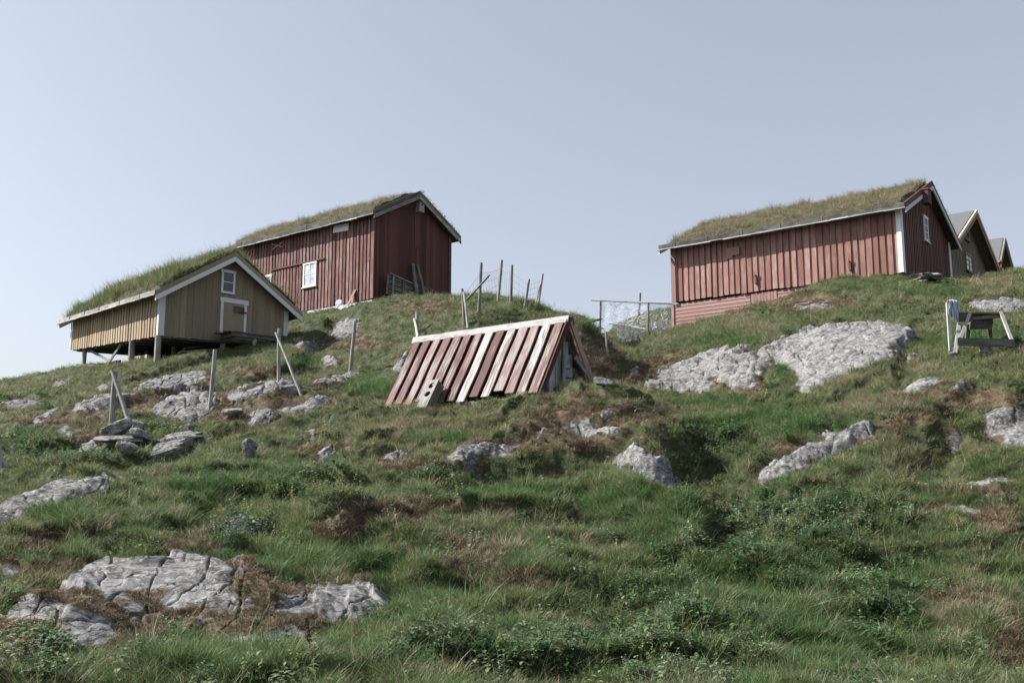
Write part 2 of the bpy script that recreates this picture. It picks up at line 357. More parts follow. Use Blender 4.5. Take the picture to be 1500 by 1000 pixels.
def M_ground():
    m = N('hillside soil and turf'); p = m.pos()
    gm = m.attr('lush'); bm = m.attr('brown')
    n1 = m.noise(p, .8, 5, .6); n2 = m.noise(p, 7, 5, .7); n3 = m.noise(p, 45, 3, .6)
    g = m.mix(m.ramp(n1, .35, .65), (.032, .042, .018), (.055, .062, .027))
    g = m.mix(gm, g, (.040, .066, .024))
    br = m.mix(m.ramp(n2, .35, .65), (.055, .036, .024), (.135, .098, .06))
    c = m.mix(m.math('MAXIMUM', m.math('MULTIPLY', bm, .9), m.ramp(n2, .55, .75, 0., .5)), g, br)
    c = m.scale(c, m.ramp(n3, .3, .7, .65, 1.3))
    m.bump(m.math('ADD', n2, m.math('MULTIPLY', n3, .4)), .9, .05)
    return m.fin(c)
def M_rock(name='grey lichened rock', lo=(.068, .069, .071), hi=(.195, .195, .195), crack=.8, pit=.85, bs=.65):
    m = N(name); p = m.n('TexCoord').outputs['Object']
    q = m.n('Mapping'); m.l(p, q.inputs[0]); q.inputs['Rotation'].default_value = (R(12), R(-24), R(-28)); q.inputs['Scale'].default_value = (1, 1.8, 4.5)
    st = m.noise(q.outputs[0], 1.1, 6, .62, .4); n2 = m.noise(p, 2.4, 6, .65); n3 = m.noise(p, 15, 6, .72); n4 = m.noise(p, 90, 2, .6)
    c = m.mix(m.ramp(n2, .32, .66), lo, hi)
    c = m.mix(m.ramp(n3, .48, .66, 0., .7), c, (.30, .30, .295))
    c = m.mix(m.ramp(n3, .46, .36, 0., pit), c, (.06, .06, .058))
    cr = m.ramp(m.math('ABSOLUTE', m.math('SUBTRACT', st, .5)), .0, .022, 1., 0.)
    c = m.mix(m.math('MULTIPLY', cr, crack), c, (.035, .033, .03))
    li = m.ramp(m.noise(p, 5.5, 5, .7), .55, .64)
    c = m.mix(m.math('MULTIPLY', li, m.ramp(n4, .35, .6, .35, .95)), c, (.045, .04, .028))
    mo = m.attr('moss'); mm = m.ramp(m.math('ADD', mo, m.math('MULTIPLY', m.math('SUBTRACT', n3, .5), 1.6)), .45, .6)
    mc = m.mix(m.ramp(n4, .4, .6), (.05, .038, .025), (.115, .088, .052))
    c = m.mix(mm, c, mc)
    h = m.math('ADD', m.math('MULTIPLY', st, .45), m.math('ADD', m.math('MULTIPLY', n3, .5), m.math('MULTIPLY', mm, .4)))
    h = m.math('SUBTRACT', h, m.math('MULTIPLY', cr, .35))
    m.bump(m.math('ADD', h, m.math('MULTIPLY', n4, .12)), bs, .05); m.b.inputs['Roughness'].default_value = .9
    return m.fin(c)
def M_leaf(name, a, b, c3, tr=.32):
    m = N(name); rnd = m.n('ObjectInfo').outputs['Random']; p = m.pos()
    n_ = m.noise(p, 1.3, 3); c = m.mix(m.ramp(n_, .35, .65), a, b); c = m.mix(m.ramp(rnd, .55, 1., 0., .85), c, c3)
    r2 = m.attr('rnd'); c = m.scale(c, m.ramp(r2, 0., 1., .6, 1.45))
    m.l(c, m.b.inputs['Base Color']); m.b.inputs['Roughness'].default_value = .6; m.b.inputs['Specular IOR Level'].default_value = .3
    t = m.n('BsdfTranslucent'); m.l(m.scale(c, 1.2), t.inputs[0]); mx = m.n('MixShader'); mx.inputs[0].default_value = tr
    m.l(m.b.outputs[0], mx.inputs[1]); m.l(t.outputs[0], mx.inputs[2]); m.l(mx.outputs[0], m.out.inputs[0]); return m.m
GROUND = M_ground(); ROCK = M_rock(); ROCKSM = M_rock('smooth pale rock', (.085, .085, .085), (.205, .205, .205), .65, .8, .5); ROCKD = M_rock('dark fieldstone', (.10, .10, .10), (.28, .28, .275), .6)
G_GREEN = M_leaf('green grass blades', (.056, .108, .034), (.088, .140, .046), (.15, .175, .078))
G_LUSH = M_leaf('lush grass blades', (.050, .110, .036), (.076, .138, .045), (.12, .17, .065))
G_OLIVE = M_leaf('olive grass blades', (.095, .122, .044), (.13, .145, .058), (.20, .185, .095))
G_DRY = M_leaf('dry grass blades', (.20, .17, .11), (.25, .215, .145), (.34, .30, .22))
G_BROWN = M_leaf('brown heather twigs', (.075, .050, .033), (.115, .080, .050), (.21, .165, .105), .15)
G_MOSS = M_leaf('ochre moss', (.08, .062, .032), (.12, .098, .052), (.15, .14, .075), .15)
L_GREEN = M_leaf('herb leaves', (.054, .112, .044), (.080, .142, .055), (.13, .175, .08), .35)
L_PALE = M_leaf('yellowing herb leaves', (.17, .19, .08), (.22, .22, .11), (.22, .17, .11), .3)
L_GREY = M_leaf('grey green leaves', (.09, .13, .07), (.13, .17, .10), (.17, .2, .13), .3)
F_BLUE = M_leaf('violet petals', (.19, .18, .36), (.24, .23, .40), (.34, .33, .46), .3)
F_WHITE = M_leaf('white petals', (.55, .56, .54), (.6, .6, .58), (.65, .65, .6), .3)
STEM_BR = M_leaf('dry brown stalk', (.07, .045, .03), (.1, .06, .04), (.13, .09, .05), .1)

# ---------------------------------------------------------------- vegetation zones (where each plant grows on the hill)
def blob(px, py, L):
    r = np.zeros_like(px)
    for (cx, cy, rx, ry) in L:
        r = np.maximum(r, np.exp(-(((px - cx) / rx) ** 2 + ((py - cy) / ry) ** 2) * .9))
    return r
Z_BROWN = [(215,905,110,45),(330,850,60,30),(270,797,60,16),(400,890,90,35),(510,770,50,32),(590,755,60,18),(690,810,70,30),(760,850,70,18),(875,607,150,22),(800,648,140,15),(250,592,150,22),(150,640,80,14),(870,520,45,40),(880,640,90,12),(90,835,90,18),(60,790,60,20),(860,580,60,8),(1150,440,130,18),(1060,452,60,12),(1330,615,60,16),(1440,585,70,16),(1460,760,40,26),(430,590,90,12),(90,615,80,12),(520,500,50,14),(1170,655,60,12),(480,655,60,10),(600,680,60,10),(960,420,50,10),(1460,720,50,10),(650,740,150,10),(350,610,60,10),(980,540,50,30),(620,450,50,14),(1480,950,40,50),(1400,870,60,20),(250,560,60,12),(150,600,60,10),(380,545,60,10),(850,520,50,30),(1340,575,50,10)]  # heather and moss; on the bank right of the cellar brown also paints its shade
Z_LUSH = [(1130,615,130,28),(1050,588,60,10),(350,705,110,22),(920,730,90,26),(1200,930,200,60),(620,890,120,26),(340,960,120,34),(1150,850,200,60),(960,775,50,40),(60,650,60,16),(540,565,50,14),(1150,530,30,25),(1120,450,40,8),(1300,430,120,8),(440,700,80,14),(640,640,60,10),(800,720,120,14),(450,820,100,16),(100,760,60,10),(1430,500,80,10),(700,940,100,30),(1080,500,60,10),(450,530,40,8)]
Z_HERB = [(1150,765,170,50),(1065,655,60,30),(900,965,240,34),(680,955,110,30),(1200,840,140,34),(1085,950,60,45),(430,722,70,18),(355,775,45,18),(1000,700,20,60),(50,965,60,36),(250,640,60,18),(120,665,50,16),(1290,890,60,50),(930,870,80,22),(1000,820,40,40),(800,745,80,8),(620,700,50,8),(1020,920,60,30),(60,650,70,24)]
Z_DRY = [(1290,595,110,22),(1240,560,80,16),(1330,665,80,26),(1060,604,60,6),(1350,540,60,10),(620,625,140,10),(1450,650,60,14),(700,605,150,8),(1240,440,140,14),(1100,480,60,12),(700,760,120,12),(560,640,60,10),(1450,420,60,12),(960,480,50,12),(1420,900,100,40)]
def zones(x, y, z):
    px, py = proj(x, y, z)
    n1 = fbm(x * .8, y * .8, 3); n2 = fbm(x * .8 + 50, y * .8 - 20, 3); n3 = fbm(x * 2.3 + 9, y * 2.3, 3)
    br = blob(px, py, Z_BROWN) + n3 * .55 + n1 * .25; lu = blob(px, py, Z_LUSH) + n2 * .5
    he = blob(px, py, Z_HERB) + n3 * .35; dr = blob(px, py, Z_DRY) + n1 * .5
    return br, lu, he, dr

# ---------------------------------------------------------------- where bedrock shows through the turf
def poly_sd(px, py, poly):
    """signed distance (positive inside) of points to a polygon"""
    poly = np.asarray(poly, float); n_ = len(poly); d = np.full(px.shape, 1e9); ins = np.zeros(px.shape, bool)
    for i in range(n_):
        a = poly[i]; b = poly[(i + 1) % n_]; e = b - a; wx = px - a[0]; wy = py - a[1]
        t = np.clip((wx * e[0] + wy * e[1]) / (e @ e + 1e-12), 0, 1); d = np.minimum(d, np.hypot(wx - e[0] * t, wy - e[1] * t))
        c = ((a[1] > py) != (b[1] > py)) & (px < (b[0] - a[0]) * (py - a[1]) / (b[1] - a[1] + 1e-12) + a[0]); ins ^= c
    return np.where(ins, d, -d)
OUT = [
 ('large smooth pale bedrock dome on the right slope below the long red barn', [(1120,517),(1150,497),(1185,482),(1240,472),(1300,473),(1333,483),(1341,492),(1320,505),(1300,527),(1250,543),(1210,560),(1185,571),(1172,568),(1165,545),(1150,535),(1125,525)], .40, .03, .04, .05),
 ('broad pale fractured outcrop just left of the big dome, above the gully', [(940,570),(965,545),(985,530),(1010,515),(1050,508),(1100,512),(1115,525),(1112,545),(1118,560),(1105,578),(1085,573),(1060,562),(1035,576),(985,576),(950,574)], .35, .03, .26, .09),
 ('long diagonal pale rock ridge above the herbs in the right slope', [(1107,706),(1130,685),(1160,660),(1200,640),(1240,624),(1280,612),(1296,622),(1280,640),(1235,655),(1215,670),(1180,685),(1140,700)], .28, .025, .05, .06),
 ('cracked grey outcrop at the right edge below the wooden frame', [(1430,620),(1445,602),(1470,600),(1520,605),(1530,655),(1470,655),(1440,642)], .15, .025, .2, .08),
 ('small grey rock just left of the cracked outcrop at the right edge', [(1372,640),(1385,634),(1402,650),(1398,664),(1380,660)], .16, .022, .1, .05),
 ('low grey rock in the turf halfway down the right slope under the frame', [(1312,572),(1340,560),(1380,550),(1400,556),(1375,564),(1335,574)], .10, .025, .25, .03),
 ('low cracked rock beside the low one under the wooden frame', [(1375,574),(1400,565),(1425,568),(1430,580),(1400,585),(1380,583)], .10, .025, .3, .05),
 ('thin rock sliver with a dark crack at lower right', [(1355,745),(1385,737),(1410,733),(1445,742),(1440,749),(1400,748),(1370,750)], .10, .018, .1, .03),
 ('thin grey rock near the right edge above the crack', [(1415,704),(1450,697),(1486,696),(1480,704),(1440,710)], .10, .018, .2, .03),
 ('rounded grey rock nose on the shaded end of the middle mound', [(893,664),(925,660),(955,668),(985,688),(1000,708),(985,716),(950,700),(908,682)], .30, .02, .0, .04),
 ('pale rock edge under brown heather in the middle of the slope', [(648,670),(665,660),(710,655),(755,657),(742,668),(700,676),(660,677)], .16, .02, .15, .06),
 ('grey rock showing between the heather on top of the middle mound', [(775,622),(800,613),(850,617),(905,622),(925,636),(880,642),(815,632)], .14, .022, .30, .05),
 ('small grey rock below the heather left of the middle mound', [(548,674),(560,664),(590,662),(600,668),(575,678)], .12, .02, .25, .04),
 ('grey rock knob left of the red roofed cellar in the grass', [(452,668),(470,655),(495,645),(508,650),(495,664),(470,676)], .14, .02, .25, .04),
 ('tilted striped rock ledge at the left edge below the hollow', [(-20,750),(50,725),(110,706),(175,694),(184,700),(150,713),(100,735),(55,748),(0,768),(-20,770)], .22, .018, .15, .05),
 ('broad bedrock outcrop covering the left foreground, half hidden by brown moss', [(-30,915),(30,884),(92,853),(130,825),(180,803),(215,795),(260,800),(300,806),(345,828),(400,850),(440,865),(480,860),(520,853),(575,855),(592,868),(565,890),(525,905),(470,920),(450,948),(400,956),(345,945),(300,915),(230,905),(185,930),(165,955),(100,955),(60,930),(-20,945)], .26, .013, .5, .07, [(215,830,95,26),(290,862,45,20),(525,878,60,22),(390,942,60,14),(40,892,55,13),(130,920,30,22),(110,850,50,10),(440,885,25,12)]),
 ('small pale rock at the left edge above the foreground slab', [(-10,822),(28,814),(24,838),(-5,850)], .12, .014, .2, .04),
 ('broad layered rock face on the slope below the ochre shed', [(228,602),(243,582),(270,572),(310,566),(322,590),(300,606),(265,618),(240,614)], .22, .025, .02, .07),
 ('long flat rock with brown moss under the ochre shed', [(190,572),(230,556),(280,545),(308,545),(305,560),(270,570),(225,577)], .16, .028, .25, .05),
 ('diamond shaped flat rock left of the braced fence post', [(80,630),(100,620),(118,632),(122,642),(98,645)], .12, .025, .1, .04),
 ('narrow pale rock strip high on the left slope', [(45,617),(65,604),(86,594),(84,606),(62,619)], .12, .03, .1, .04),
 ('low rock band at the left edge of the hill', [(-10,592),(30,584),(66,588),(50,596),(0,598)], .14, .035, .2, .05),
 ('flat grey rock below the second braced post', [(405,598),(430,588),(465,580),(486,584),(470,596),(430,606)], .12, .025, .1, .05),
 ('lumpy rock ledge between the two left fence posts', [(358,612),(372,602),(395,598),(408,606),(395,618),(370,620)], .20, .022, .1, .06),
 ('stony rock face uphill between shed and tall red barn', [(482,490),(495,472),(520,465),(528,476),(515,492),(495,500)], .22, .04, .1, .06),
 ('pale rock below the hill path right of the ochre shed', [(425,508),(455,500),(490,494),(482,504),(440,514)], .14, .035, .15, .05),
 ('rock patch in the heather left of the cellar ridge', [(470,528),(485,518),(500,524),(495,536),(475,538)], .14, .035, .2, .05),
 ('pale rock band behind the wooden frame at the right edge', [(1415,452),(1425,441),(1445,438),(1500,440),(1530,448),(1490,456),(1440,456)], .16, .03, .15, .05),
 ('small pale rock in the turf left of the wooden frame', [(1315,524),(1330,515),(1350,514),(1342,524),(1325,529)], .10, .025, .1, .03),
 ('rough grey bank of stone left of the pale fractured outcrop', [(915,560),(925,535),(948,515),(975,505),(968,525),(945,548),(925,565)], .14, .035, .45, .07),
 ('faint grey rock patch in the brown turf below the long barn', [(1150,448),(1190,440),(1240,440),(1250,446),(1200,454),(1160,455)], .10, .035, .45, .05),
 ('narrow pale neck of rock joining the two big outcrops below the long barn', [(1098,528),(1112,512),(1135,505),(1158,492),(1160,506),(1140,524),(1122,534),(1118,548),(1104,545)], .2, .03, .1, .06),
 ('small rock at the brown brow of the knoll right below the cellar gable', [(872,603),(885,597),(903,598),(900,606),(882,608)], .12, .022, .2, .05),
 ('low dark rock in the brown ledge between knoll top and pale edge', [(752,640),(790,636),(830,638),(826,646),(780,648)], .12, .022, .35, .06),
 ('small rough rock under the front brow of the knoll', [(784,694),(797,687),(812,692),(808,702),(792,704)], .12, .02, .2, .05),
 ('small pale rock just under the far left end of the ochre shed', [(76,562),(95,555),(104,560),(85,568)], .12, .03, .1, .04),
 ('small rock poking out left of the first braced post top', [(140,567),(160,562),(166,571),(146,577)], .12, .03, .1, .04),
 ('pale rock half buried just above the leafy hollow at left', [(103,657),(138,647),(154,655),(125,667)], .14, .025, .2, .05),
 ('grey rock hidden in grass between lone white stone and cellar', [(440,636),(470,628),(482,634),(452,643)], .12, .022, .3, .05),
 ('dark ledge of rock under the turf edge below the ochre shed', [(100,600),(150,585),(200,580),(215,590),(180,600),(120,612)], .2, .03, .2, .09),
 ('shelving rock just right of the tall leaning post', [(330,585),(380,565),(430,560),(440,568),(400,580),(350,594)], .2, .03, .3, .09),
 ('flat mossy rock right of the second braced post', [(450,560),(480,548),(520,552),(500,562),(465,568)], .16, .03, .3, .07),
 ('white weathered rock just left of the cellar roof', [(575,540),(583,522),(597,518),(600,532),(590,545)], .28, .03, .0, .04),
]
for q_ in OUT:
    W_ = [ground_smooth(*v_) for v_ in q_[1]]; my_ = float(np.median([p.y for p in W_]))
    W_ = [p if p.y < my_ * 1.13 else P(v_[0], v_[1], my_ * 1.13) for p, v_ in zip(W_, q_[1])]; ROCKP.append(np.array([(p.x, p.y) for p in W_]))

# terrain mesh: one sheet, finer near the viewer
uu = np.concatenate([np.linspace(-1.5, -.62, 60)[:-1], np.linspace(-.62, .62, 760), np.linspace(.62, 1.5, 60)[1:]])
ll = np.concatenate([np.linspace(math.log(1.2), math.log(7), 60)[:-1], np.linspace(math.log(7), math.log(55), 780), np.linspace(math.log(55), math.log(450), 90)[1:]])
UU, LL = np.meshgrid(uu, ll); TY = np.exp(LL); TX = UU * TY; TZ = Z(TX, TY)
br, lu, he, dr = zones(TX, TY, TZ)
terrain = grid_mesh('hillside', TX, TY, TZ, GROUND, {'lush': sstep(.35, .75, lu), 'brown': sstep(.4, .8, br)})
tag(terrain, 'steep rough hillside of turf, moss and soil below the sheds', kind='structure')

# ---------------------------------------------------------------- bedrock showing through the turf
ROCKS = []     # (world polygon, margin) used to keep grass off
def outcrop(wp, name, label, poly, thick, res, moss=0., ledge=.05, seed=0, bare=None, group='bedrock outcrops in the turf', mat=None):
    c = wp.mean(0); mx = thick * 1.3 + .25; lo = wp.min(0) - mx; hi = wp.max(0) + mx
    nx = max(12, int((hi[0] - lo[0]) / res)); ny = max(12, int((hi[1] - lo[1]) / (res * 1.4)))
    X, Y = np.meshgrid(np.linspace(lo[0], hi[0], nx), np.linspace(lo[1], hi[1], ny))
    wob = .35 * thick + .16
    sdv = poly_sd(X + wob * fbm(X * 1.5 + seed, Y * 1.5, 4), Y + wob * 1.6 * fbm(X * 1.5 - seed, Y * 1.5 + 30, 4), wp)
    inr = max(.25, min(1.3, sdv.max() * .95))
    zt = Z(X, Y); sm = sstep(-.05, .2, sdv); ground_z = zt * (1 - sm) + Zmid(X, Y) * sm
    # parallel beds dipping to the right, broken across by joints
    def saw(v, k): f_ = v - np.floor(v); return (1 - f_) * sstep(0, k, f_)
    wrp = fbm(X * .7 + seed, Y * .7, 3)
    t = (X * .62 + Y * .78) * 2.1 + wrp * 1.3; am = .5 + sstep(-.2, .3, fbm(X * 1.1 - seed, Y * 1.1, 2))
    t2 = (X * .80 - Y * .42) * 1.5 + fbm(X * .8 + 9, Y * .8 + seed, 2) * 1.2
    t3 = (X * .62 + Y * .78) * 7.3 + wrp * 4 + fbm(X * 3, Y * 3, 2) * .8
    lg = ledge * saw(t, .10) * am + ledge * .8 * saw(t2, .07) * am + ledge * .12 * saw(t3, .15)
    fk = max(1., float(wp[:, 1].mean()) / 13)
    crk = np.minimum(np.abs(perlin(X * .9 + seed, Y * 1.5)), np.abs(perlin(X * 1.9, Y * 1.0 + seed + 4)) * .8)
    h = thick * .6 * np.clip(sdv / inr + .06, -.3, 1) + lg + .03 * fbm(X * 2.2, Y * 2.2 + seed, 3) + .007 * fbm(X * 12, Y * 12, 3) - min(.05, ledge * .9) * fk * (1 - sstep(.0, .03 * fk ** .5, crk)) * sstep(.0, .1, sdv)
    h = h - .035 - .35 * sstep(0.0, -.22, sdv) * 1.0
    ZZ = ground_z + h
    o_loc = (float(c[0]), float(c[1]), float(ground_z[ny // 2, nx // 2]))
    ms = sstep(.30, .62, moss + .55 * fbm(X * 1.5 + seed * 2, Y * 1.5, 4) + .35 * (1 - sstep(0, .22, sdv))) * .9
    if bare:
        bx, by = proj(X, Y, ZZ); ms = sstep(.35, .6, .62 - .75 * blob(bx, by, bare) + .45 * fbm(X * 2.2 + seed * 2, Y * 2.2, 4))
    o = grid_mesh(name, X - o_loc[0], Y - o_loc[1], ZZ - o_loc[2], mat or ROCK, {'moss': ms}, keep=(sdv > -.22))
    o.location = o_loc; tag(o, label, 'rock', group)
    ROCKS.append((wp, X, Y, sdv, ZZ, ms)); return o
def in_rock(x, y, marg=.03):
    """> 0 where bedrock is bare"""
    r = np.full(x.shape, -9.)
    for wp, X, Y, sdv, ZZ, ms in ROCKS:
        m = (x > X[0, 0]) & (x < X[0, -1]) & (y > Y[0, 0]) & (y < Y[-1, 0])
        if m.any():
            ix = ((x[m] - X[0, 0]) / (X[0, -1] - X[0, 0]) * (X.shape[1] - 1)).astype(int); iy = ((y[m] - Y[0, 0]) / (Y[-1, 0] - Y[0, 0]) * (X.shape[0] - 1)).astype(int)
            r[m] = np.maximum(r[m], sdv[iy, ix])
    return r
for i_, q_ in enumerate(OUT):
    outcrop(ROCKP[i_], 'rock_outcrop', *q_[:6], seed=3.7 * i_, bare=q_[6] if len(q_) > 6 else None, mat=ROCKSM if i_ < 2 else None)

def stone(name, label, px, py, size, seed, mat=None, tilt=(0, 0, 0), group=None, sink=.25, at=None, flat=1.):
    """angular loose stone: a subdivided block cut by random planes"""
    rg = np.random.default_rng(seed); n_ = 14
    th, ph = np.meshgrid(np.linspace(0, 2 * np.pi, n_ * 2 + 1)[:-1], np.linspace(.02, np.pi - .02, n_)); v = np.stack([np.sin(ph) * np.cos(th), np.sin(ph) * np.sin(th), np.cos(ph)], -1)
    r_ = np.full(th.shape, 1.25)
    for k in range(11):
        d = rg.normal(size=3); d[2] *= flat; d /= np.linalg.norm(d); c = rg.uniform(.55, .95); dt = v @ d
        r_ = np.where(dt > .05, np.minimum(r_, c / np.maximum(dt, .05)), r_)
    r_ = r_ * (1 + .03 * rg.normal(size=r_.shape)); v = v * r_[..., None] * np.array(size) / 2
    V = v.reshape(-1, 3); m2 = n_ * 2; f = []
    for a in range(n_ - 1):
        for b in range(m2): f.append((a * m2 + b, (a + 1) * m2 + b, (a + 1) * m2 + (b + 1) % m2, a * m2 + (b + 1) % m2))
    f.append(tuple(range(m2))); f.append(tuple(range((n_ - 1) * m2, n_ * m2))[::-1])
    o = mesh_obj(name, V, f, mat or ROCKD); p = Vector(at) if at is not None else ground(px, py)
    o.location = p + Vector((0, 0, size[2] * (.5 - sink))); o.rotation_euler = tilt
    if label: tag(o, label, 'stone', group)
    return o
stone('boulder', 'dark upright block leaning at the foot of the leftmost braced post', 170, 640, (.75, .5, .42), 1, tilt=(.1, -.5, .2), sink=.15)
stone('boulder', 'flat dark slab lying under the slanting brace of the left post', 182, 650, (1.1, .5, .22), 2, tilt=(.1, .02, .1), sink=.1, flat=2)
stone('boulder', 'small dark block at the right end of the slab pile by the left post', 207, 644, (.5, .4, .3), 3, tilt=(0, .1, .6), sink=.15)
stone('boulder', 'grey stone at the foot of the slanting brace, topmost of the pile', 200, 632, (.5, .4, .35), 4, tilt=(.2, .2, 1.1), sink=.1)
stone('boulder', 'rounded dark boulder below the slab pile near the left post', 184, 664, (.5, .4, .3), 5, tilt=(.1, .2, .4), sink=.3)
stone('boulder', 'large layered grey boulder right of the slab pile', 243, 672, (1.15, .7, .55), 6, tilt=(.1, -.35, .3), sink=.25)
stone('boulder', 'flat stone stacked on the layered boulder', 262, 652, (.85, .5, .22), 8, tilt=(.1, -.15, .2), sink=.0, flat=2)
stone('boulder', 'thin flat stone on top of the layered pile', 268, 643, (.7, .5, .16), 9, tilt=(.0, -.2, .9), sink=.0, flat=2)
stone('boulder', 'pale round stone at the top end of the layered pile', 274, 634, (.32, .3, .25), 10, ROCK, (0, 0, .4), sink=.2)
stone('boulder', 'small pale upright stone alone in the grass left of centre', 365, 668, (.30, .25, .40), 12, ROCK, (.1, .1, .2), sink=.25)
stone('boulder', 'dark squared stone at the foot of the second braced post', 428, 577, (.85, .4, .35), 13, tilt=(.0, -.12, .1), sink=.2)
stone('boulder', 'grey rounded stone beside the lumpy ledge below the tall leaning post', 344, 607, (.55, .4, .25), 14, tilt=(.0, -.2, .1), sink=.25)
stone('boulder', 'dark stone at the foot of the tall post uphill of the cellar', 518, 556, (.75, .5, .3), 15, tilt=(.0, .1, .1), sink=.25)
stone('boulder', 'small flat stone under the left foot of the wooden frame', 1396, 520, (.28, .2, .16), 16, ROCK, (0, -.3, .3), sink=.2)
stone('boulder', 'dark stone under the low beam of the wooden frame', 1446, 518, (.40, .25, .2), 17, tilt=(0, .2, .3), sink=.2)
stone('boulder', 'grey stone at the foot of the turf bank right of the cellar', 888, 566, (.45, .35, .25), 18, ROCK, (0, .1, .3), sink=.25)
stone('boulder', 'whitewashed stone against the red wall of the tall barn', 0, 0, (.4, .2, .42), 19, WHITE_B, (0, .2, -.6), sink=.2, at=(-8.35, 46.95, 9.15))
for k in range(9):
    b_ = Vector((14.15 + .13 * k - (.25 if k % 2 else 0), 33.6 + .22 * (k % 3), 0)); z_ = gz(b_.x, b_.y)
    stone('slate_slab', ['grey slate slab in the heap beside the gable of the long red barn'][0], 0, 0, (random.uniform(.6, .95), random.uniform(.35, .55), random.uniform(.08, .13)), 30 + k, ROCKD, (random.uniform(-.15, .15), random.uniform(-.3, .15), random.uniform(0, 3)), 'slate slabs heaped beside the long red barn', 0., at=(b_.x, b_.y, z_ + .02 + .075 * (4 - abs(k - 4))), flat=3)

# ---------------------------------------------------------------- tuft prototypes (never linked to the scene themselves)
def tuft(nm, mat, n, rad, h, wd, lean=.5, seg=3, curl=.6, seed=0, stiff=False):
    rg = random.Random(seed); v = []; f = []; r = []
    for i in range(n):
        a = rg.uniform(0, 6.283); rr = rad * math.sqrt(rg.random()); bx, by = math.cos(a) * rr, math.sin(a) * rr
        hh = h * rg.uniform(.45, 1.1); d = rg.uniform(0, 6.283) if rg.random() < .5 else a + rg.uniform(-.7, .7); ln = lean * rg.uniform(.2, 1.2)
        w_ = wd * rg.uniform(.6, 1.3); fa = rg.uniform(0, 3.14); fx, fy = math.cos(fa) * w_ / 2, math.sin(fa) * w_ / 2; q = rg.random(); i0 = len(v)
        for k in range(seg + 1):
            t = k / seg; o = ln * hh * (t + curl * t * t); z = hh * (t - .32 * curl * ln * t * t) - .02; tp = (1 - t) ** .6 if k < seg else .08
            x, y = bx + math.cos(d) * o, by + math.sin(d) * o
            if stiff: x += rg.uniform(-.2, .2) * hh * t; y += rg.uniform(-.2, .2) * hh * t
            v += [(x - fx * tp, y - fy * tp, z), (x + fx * tp, y + fy * tp, z)]; r += [q, q]
        f += [(i0 + 2 * k, i0 + 2 * k + 1, i0 + 2 * k + 3, i0 + 2 * k + 2) for k in range(seg)]
    return proto(nm, v, f, mat, r)
def leafy(nm, mat, stems, rad, h, lw, ll, per, seed=0, spread=.4, flowers=None):
    rg = random.Random(seed); v = []; f = []; r = []; ff = []
    for s in range(stems):
        a = rg.uniform(0, 6.283); rr = rad * math.sqrt(rg.random()); b = Vector((math.cos(a) * rr, math.sin(a) * rr, -.02)); hh = h * rg.uniform(.5, 1.1)
        top = b + Vector((rg.uniform(-spread, spread) * hh, rg.uniform(-spread, spread) * hh, hh)); sd_ = Vector((.003, 0, 0)); i0 = len(v)
        v += [b - sd_, b + sd_, top + sd_ * .5, top - sd_ * .5]; f.append((i0, i0 + 1, i0 + 2, i0 + 3)); r += [.2] * 4
        for k in range(per):
            t = (k + 1) / per if per > 1 else 1; p = b.lerp(top, .2 + .8 * t); d = Vector((rg.gauss(0, 1), rg.gauss(0, 1), rg.uniform(-.1, .7))).normalized()
            sdv = d.cross(Vector((0, 0, 1))).normalized(); nrm = sdv.cross(d); L = ll * rg.uniform(.6, 1.2) * (1.15 - .5 * t); W_ = lw * L / ll; q = rg.random(); i0 = len(v)
            fold = nrm * W_ * .25
            v += [p, p + d * L * .35 + sdv * W_ + fold, p + d * L * .4, p + d * L * .35 - sdv * W_ + fold, p + d * L * .75 + sdv * W_ * .6 - nrm * L * .06 + fold * .6, p + d * L * .78 - nrm * L * .1, p + d * L * .75 - sdv * W_ * .6 - nrm * L * .06 + fold * .6, p + d * L - nrm * L * .22]
            f += [(i0, i0 + 2, i0 + 1), (i0, i0 + 3, i0 + 2), (i0 + 1, i0 + 2, i0 + 5, i0 + 4), (i0 + 2, i0 + 3, i0 + 6, i0 + 5), (i0 + 4, i0 + 5, i0 + 7), (i0 + 5, i0 + 6, i0 + 7)]; r += [q] * 8
        if flowers:
            for k in range(rg.randint(2, 5)):
                p = top + Vector((rg.uniform(-.03, .03), rg.uniform(-.03, .03), rg.uniform(-.06, .02))); i0 = len(v); z = flowers[1]; q = rg.random()
                for j in range(6): an = j * 1.047; v.append(p + Vector((math.cos(an) * z, math.sin(an) * z * .8, rg.uniform(-.3, .3) * z))); r.append(q)
                ff.append(len(f)); f.append(tuple(range(i0, i0 + 6)))
    return proto(nm, v, f, mat, r, ff, flowers[0] if flowers else None)
def proto(nm, v, f, mat, r, ff=(), fm=None):
    me = bpy.data.meshes.new(nm); me.from_pydata([tuple(q) for q in v], [], f); a = me.attributes.new('rnd', 'FLOAT', 'POINT'); a.data.foreach_set('value', np.array(r, dtype=np.float32))
    me.materials.append(mat)
    if fm:
        me.materials.append(fm)
        for i in ff: me.polygons[i].material_index = 1
    me.update(); return bpy.data.objects.new(nm, me)
def coll(name, objs):
    c = bpy.data.collections.new(name)
    for o in objs: c.objects.link(o)
    return c
_gn = {}
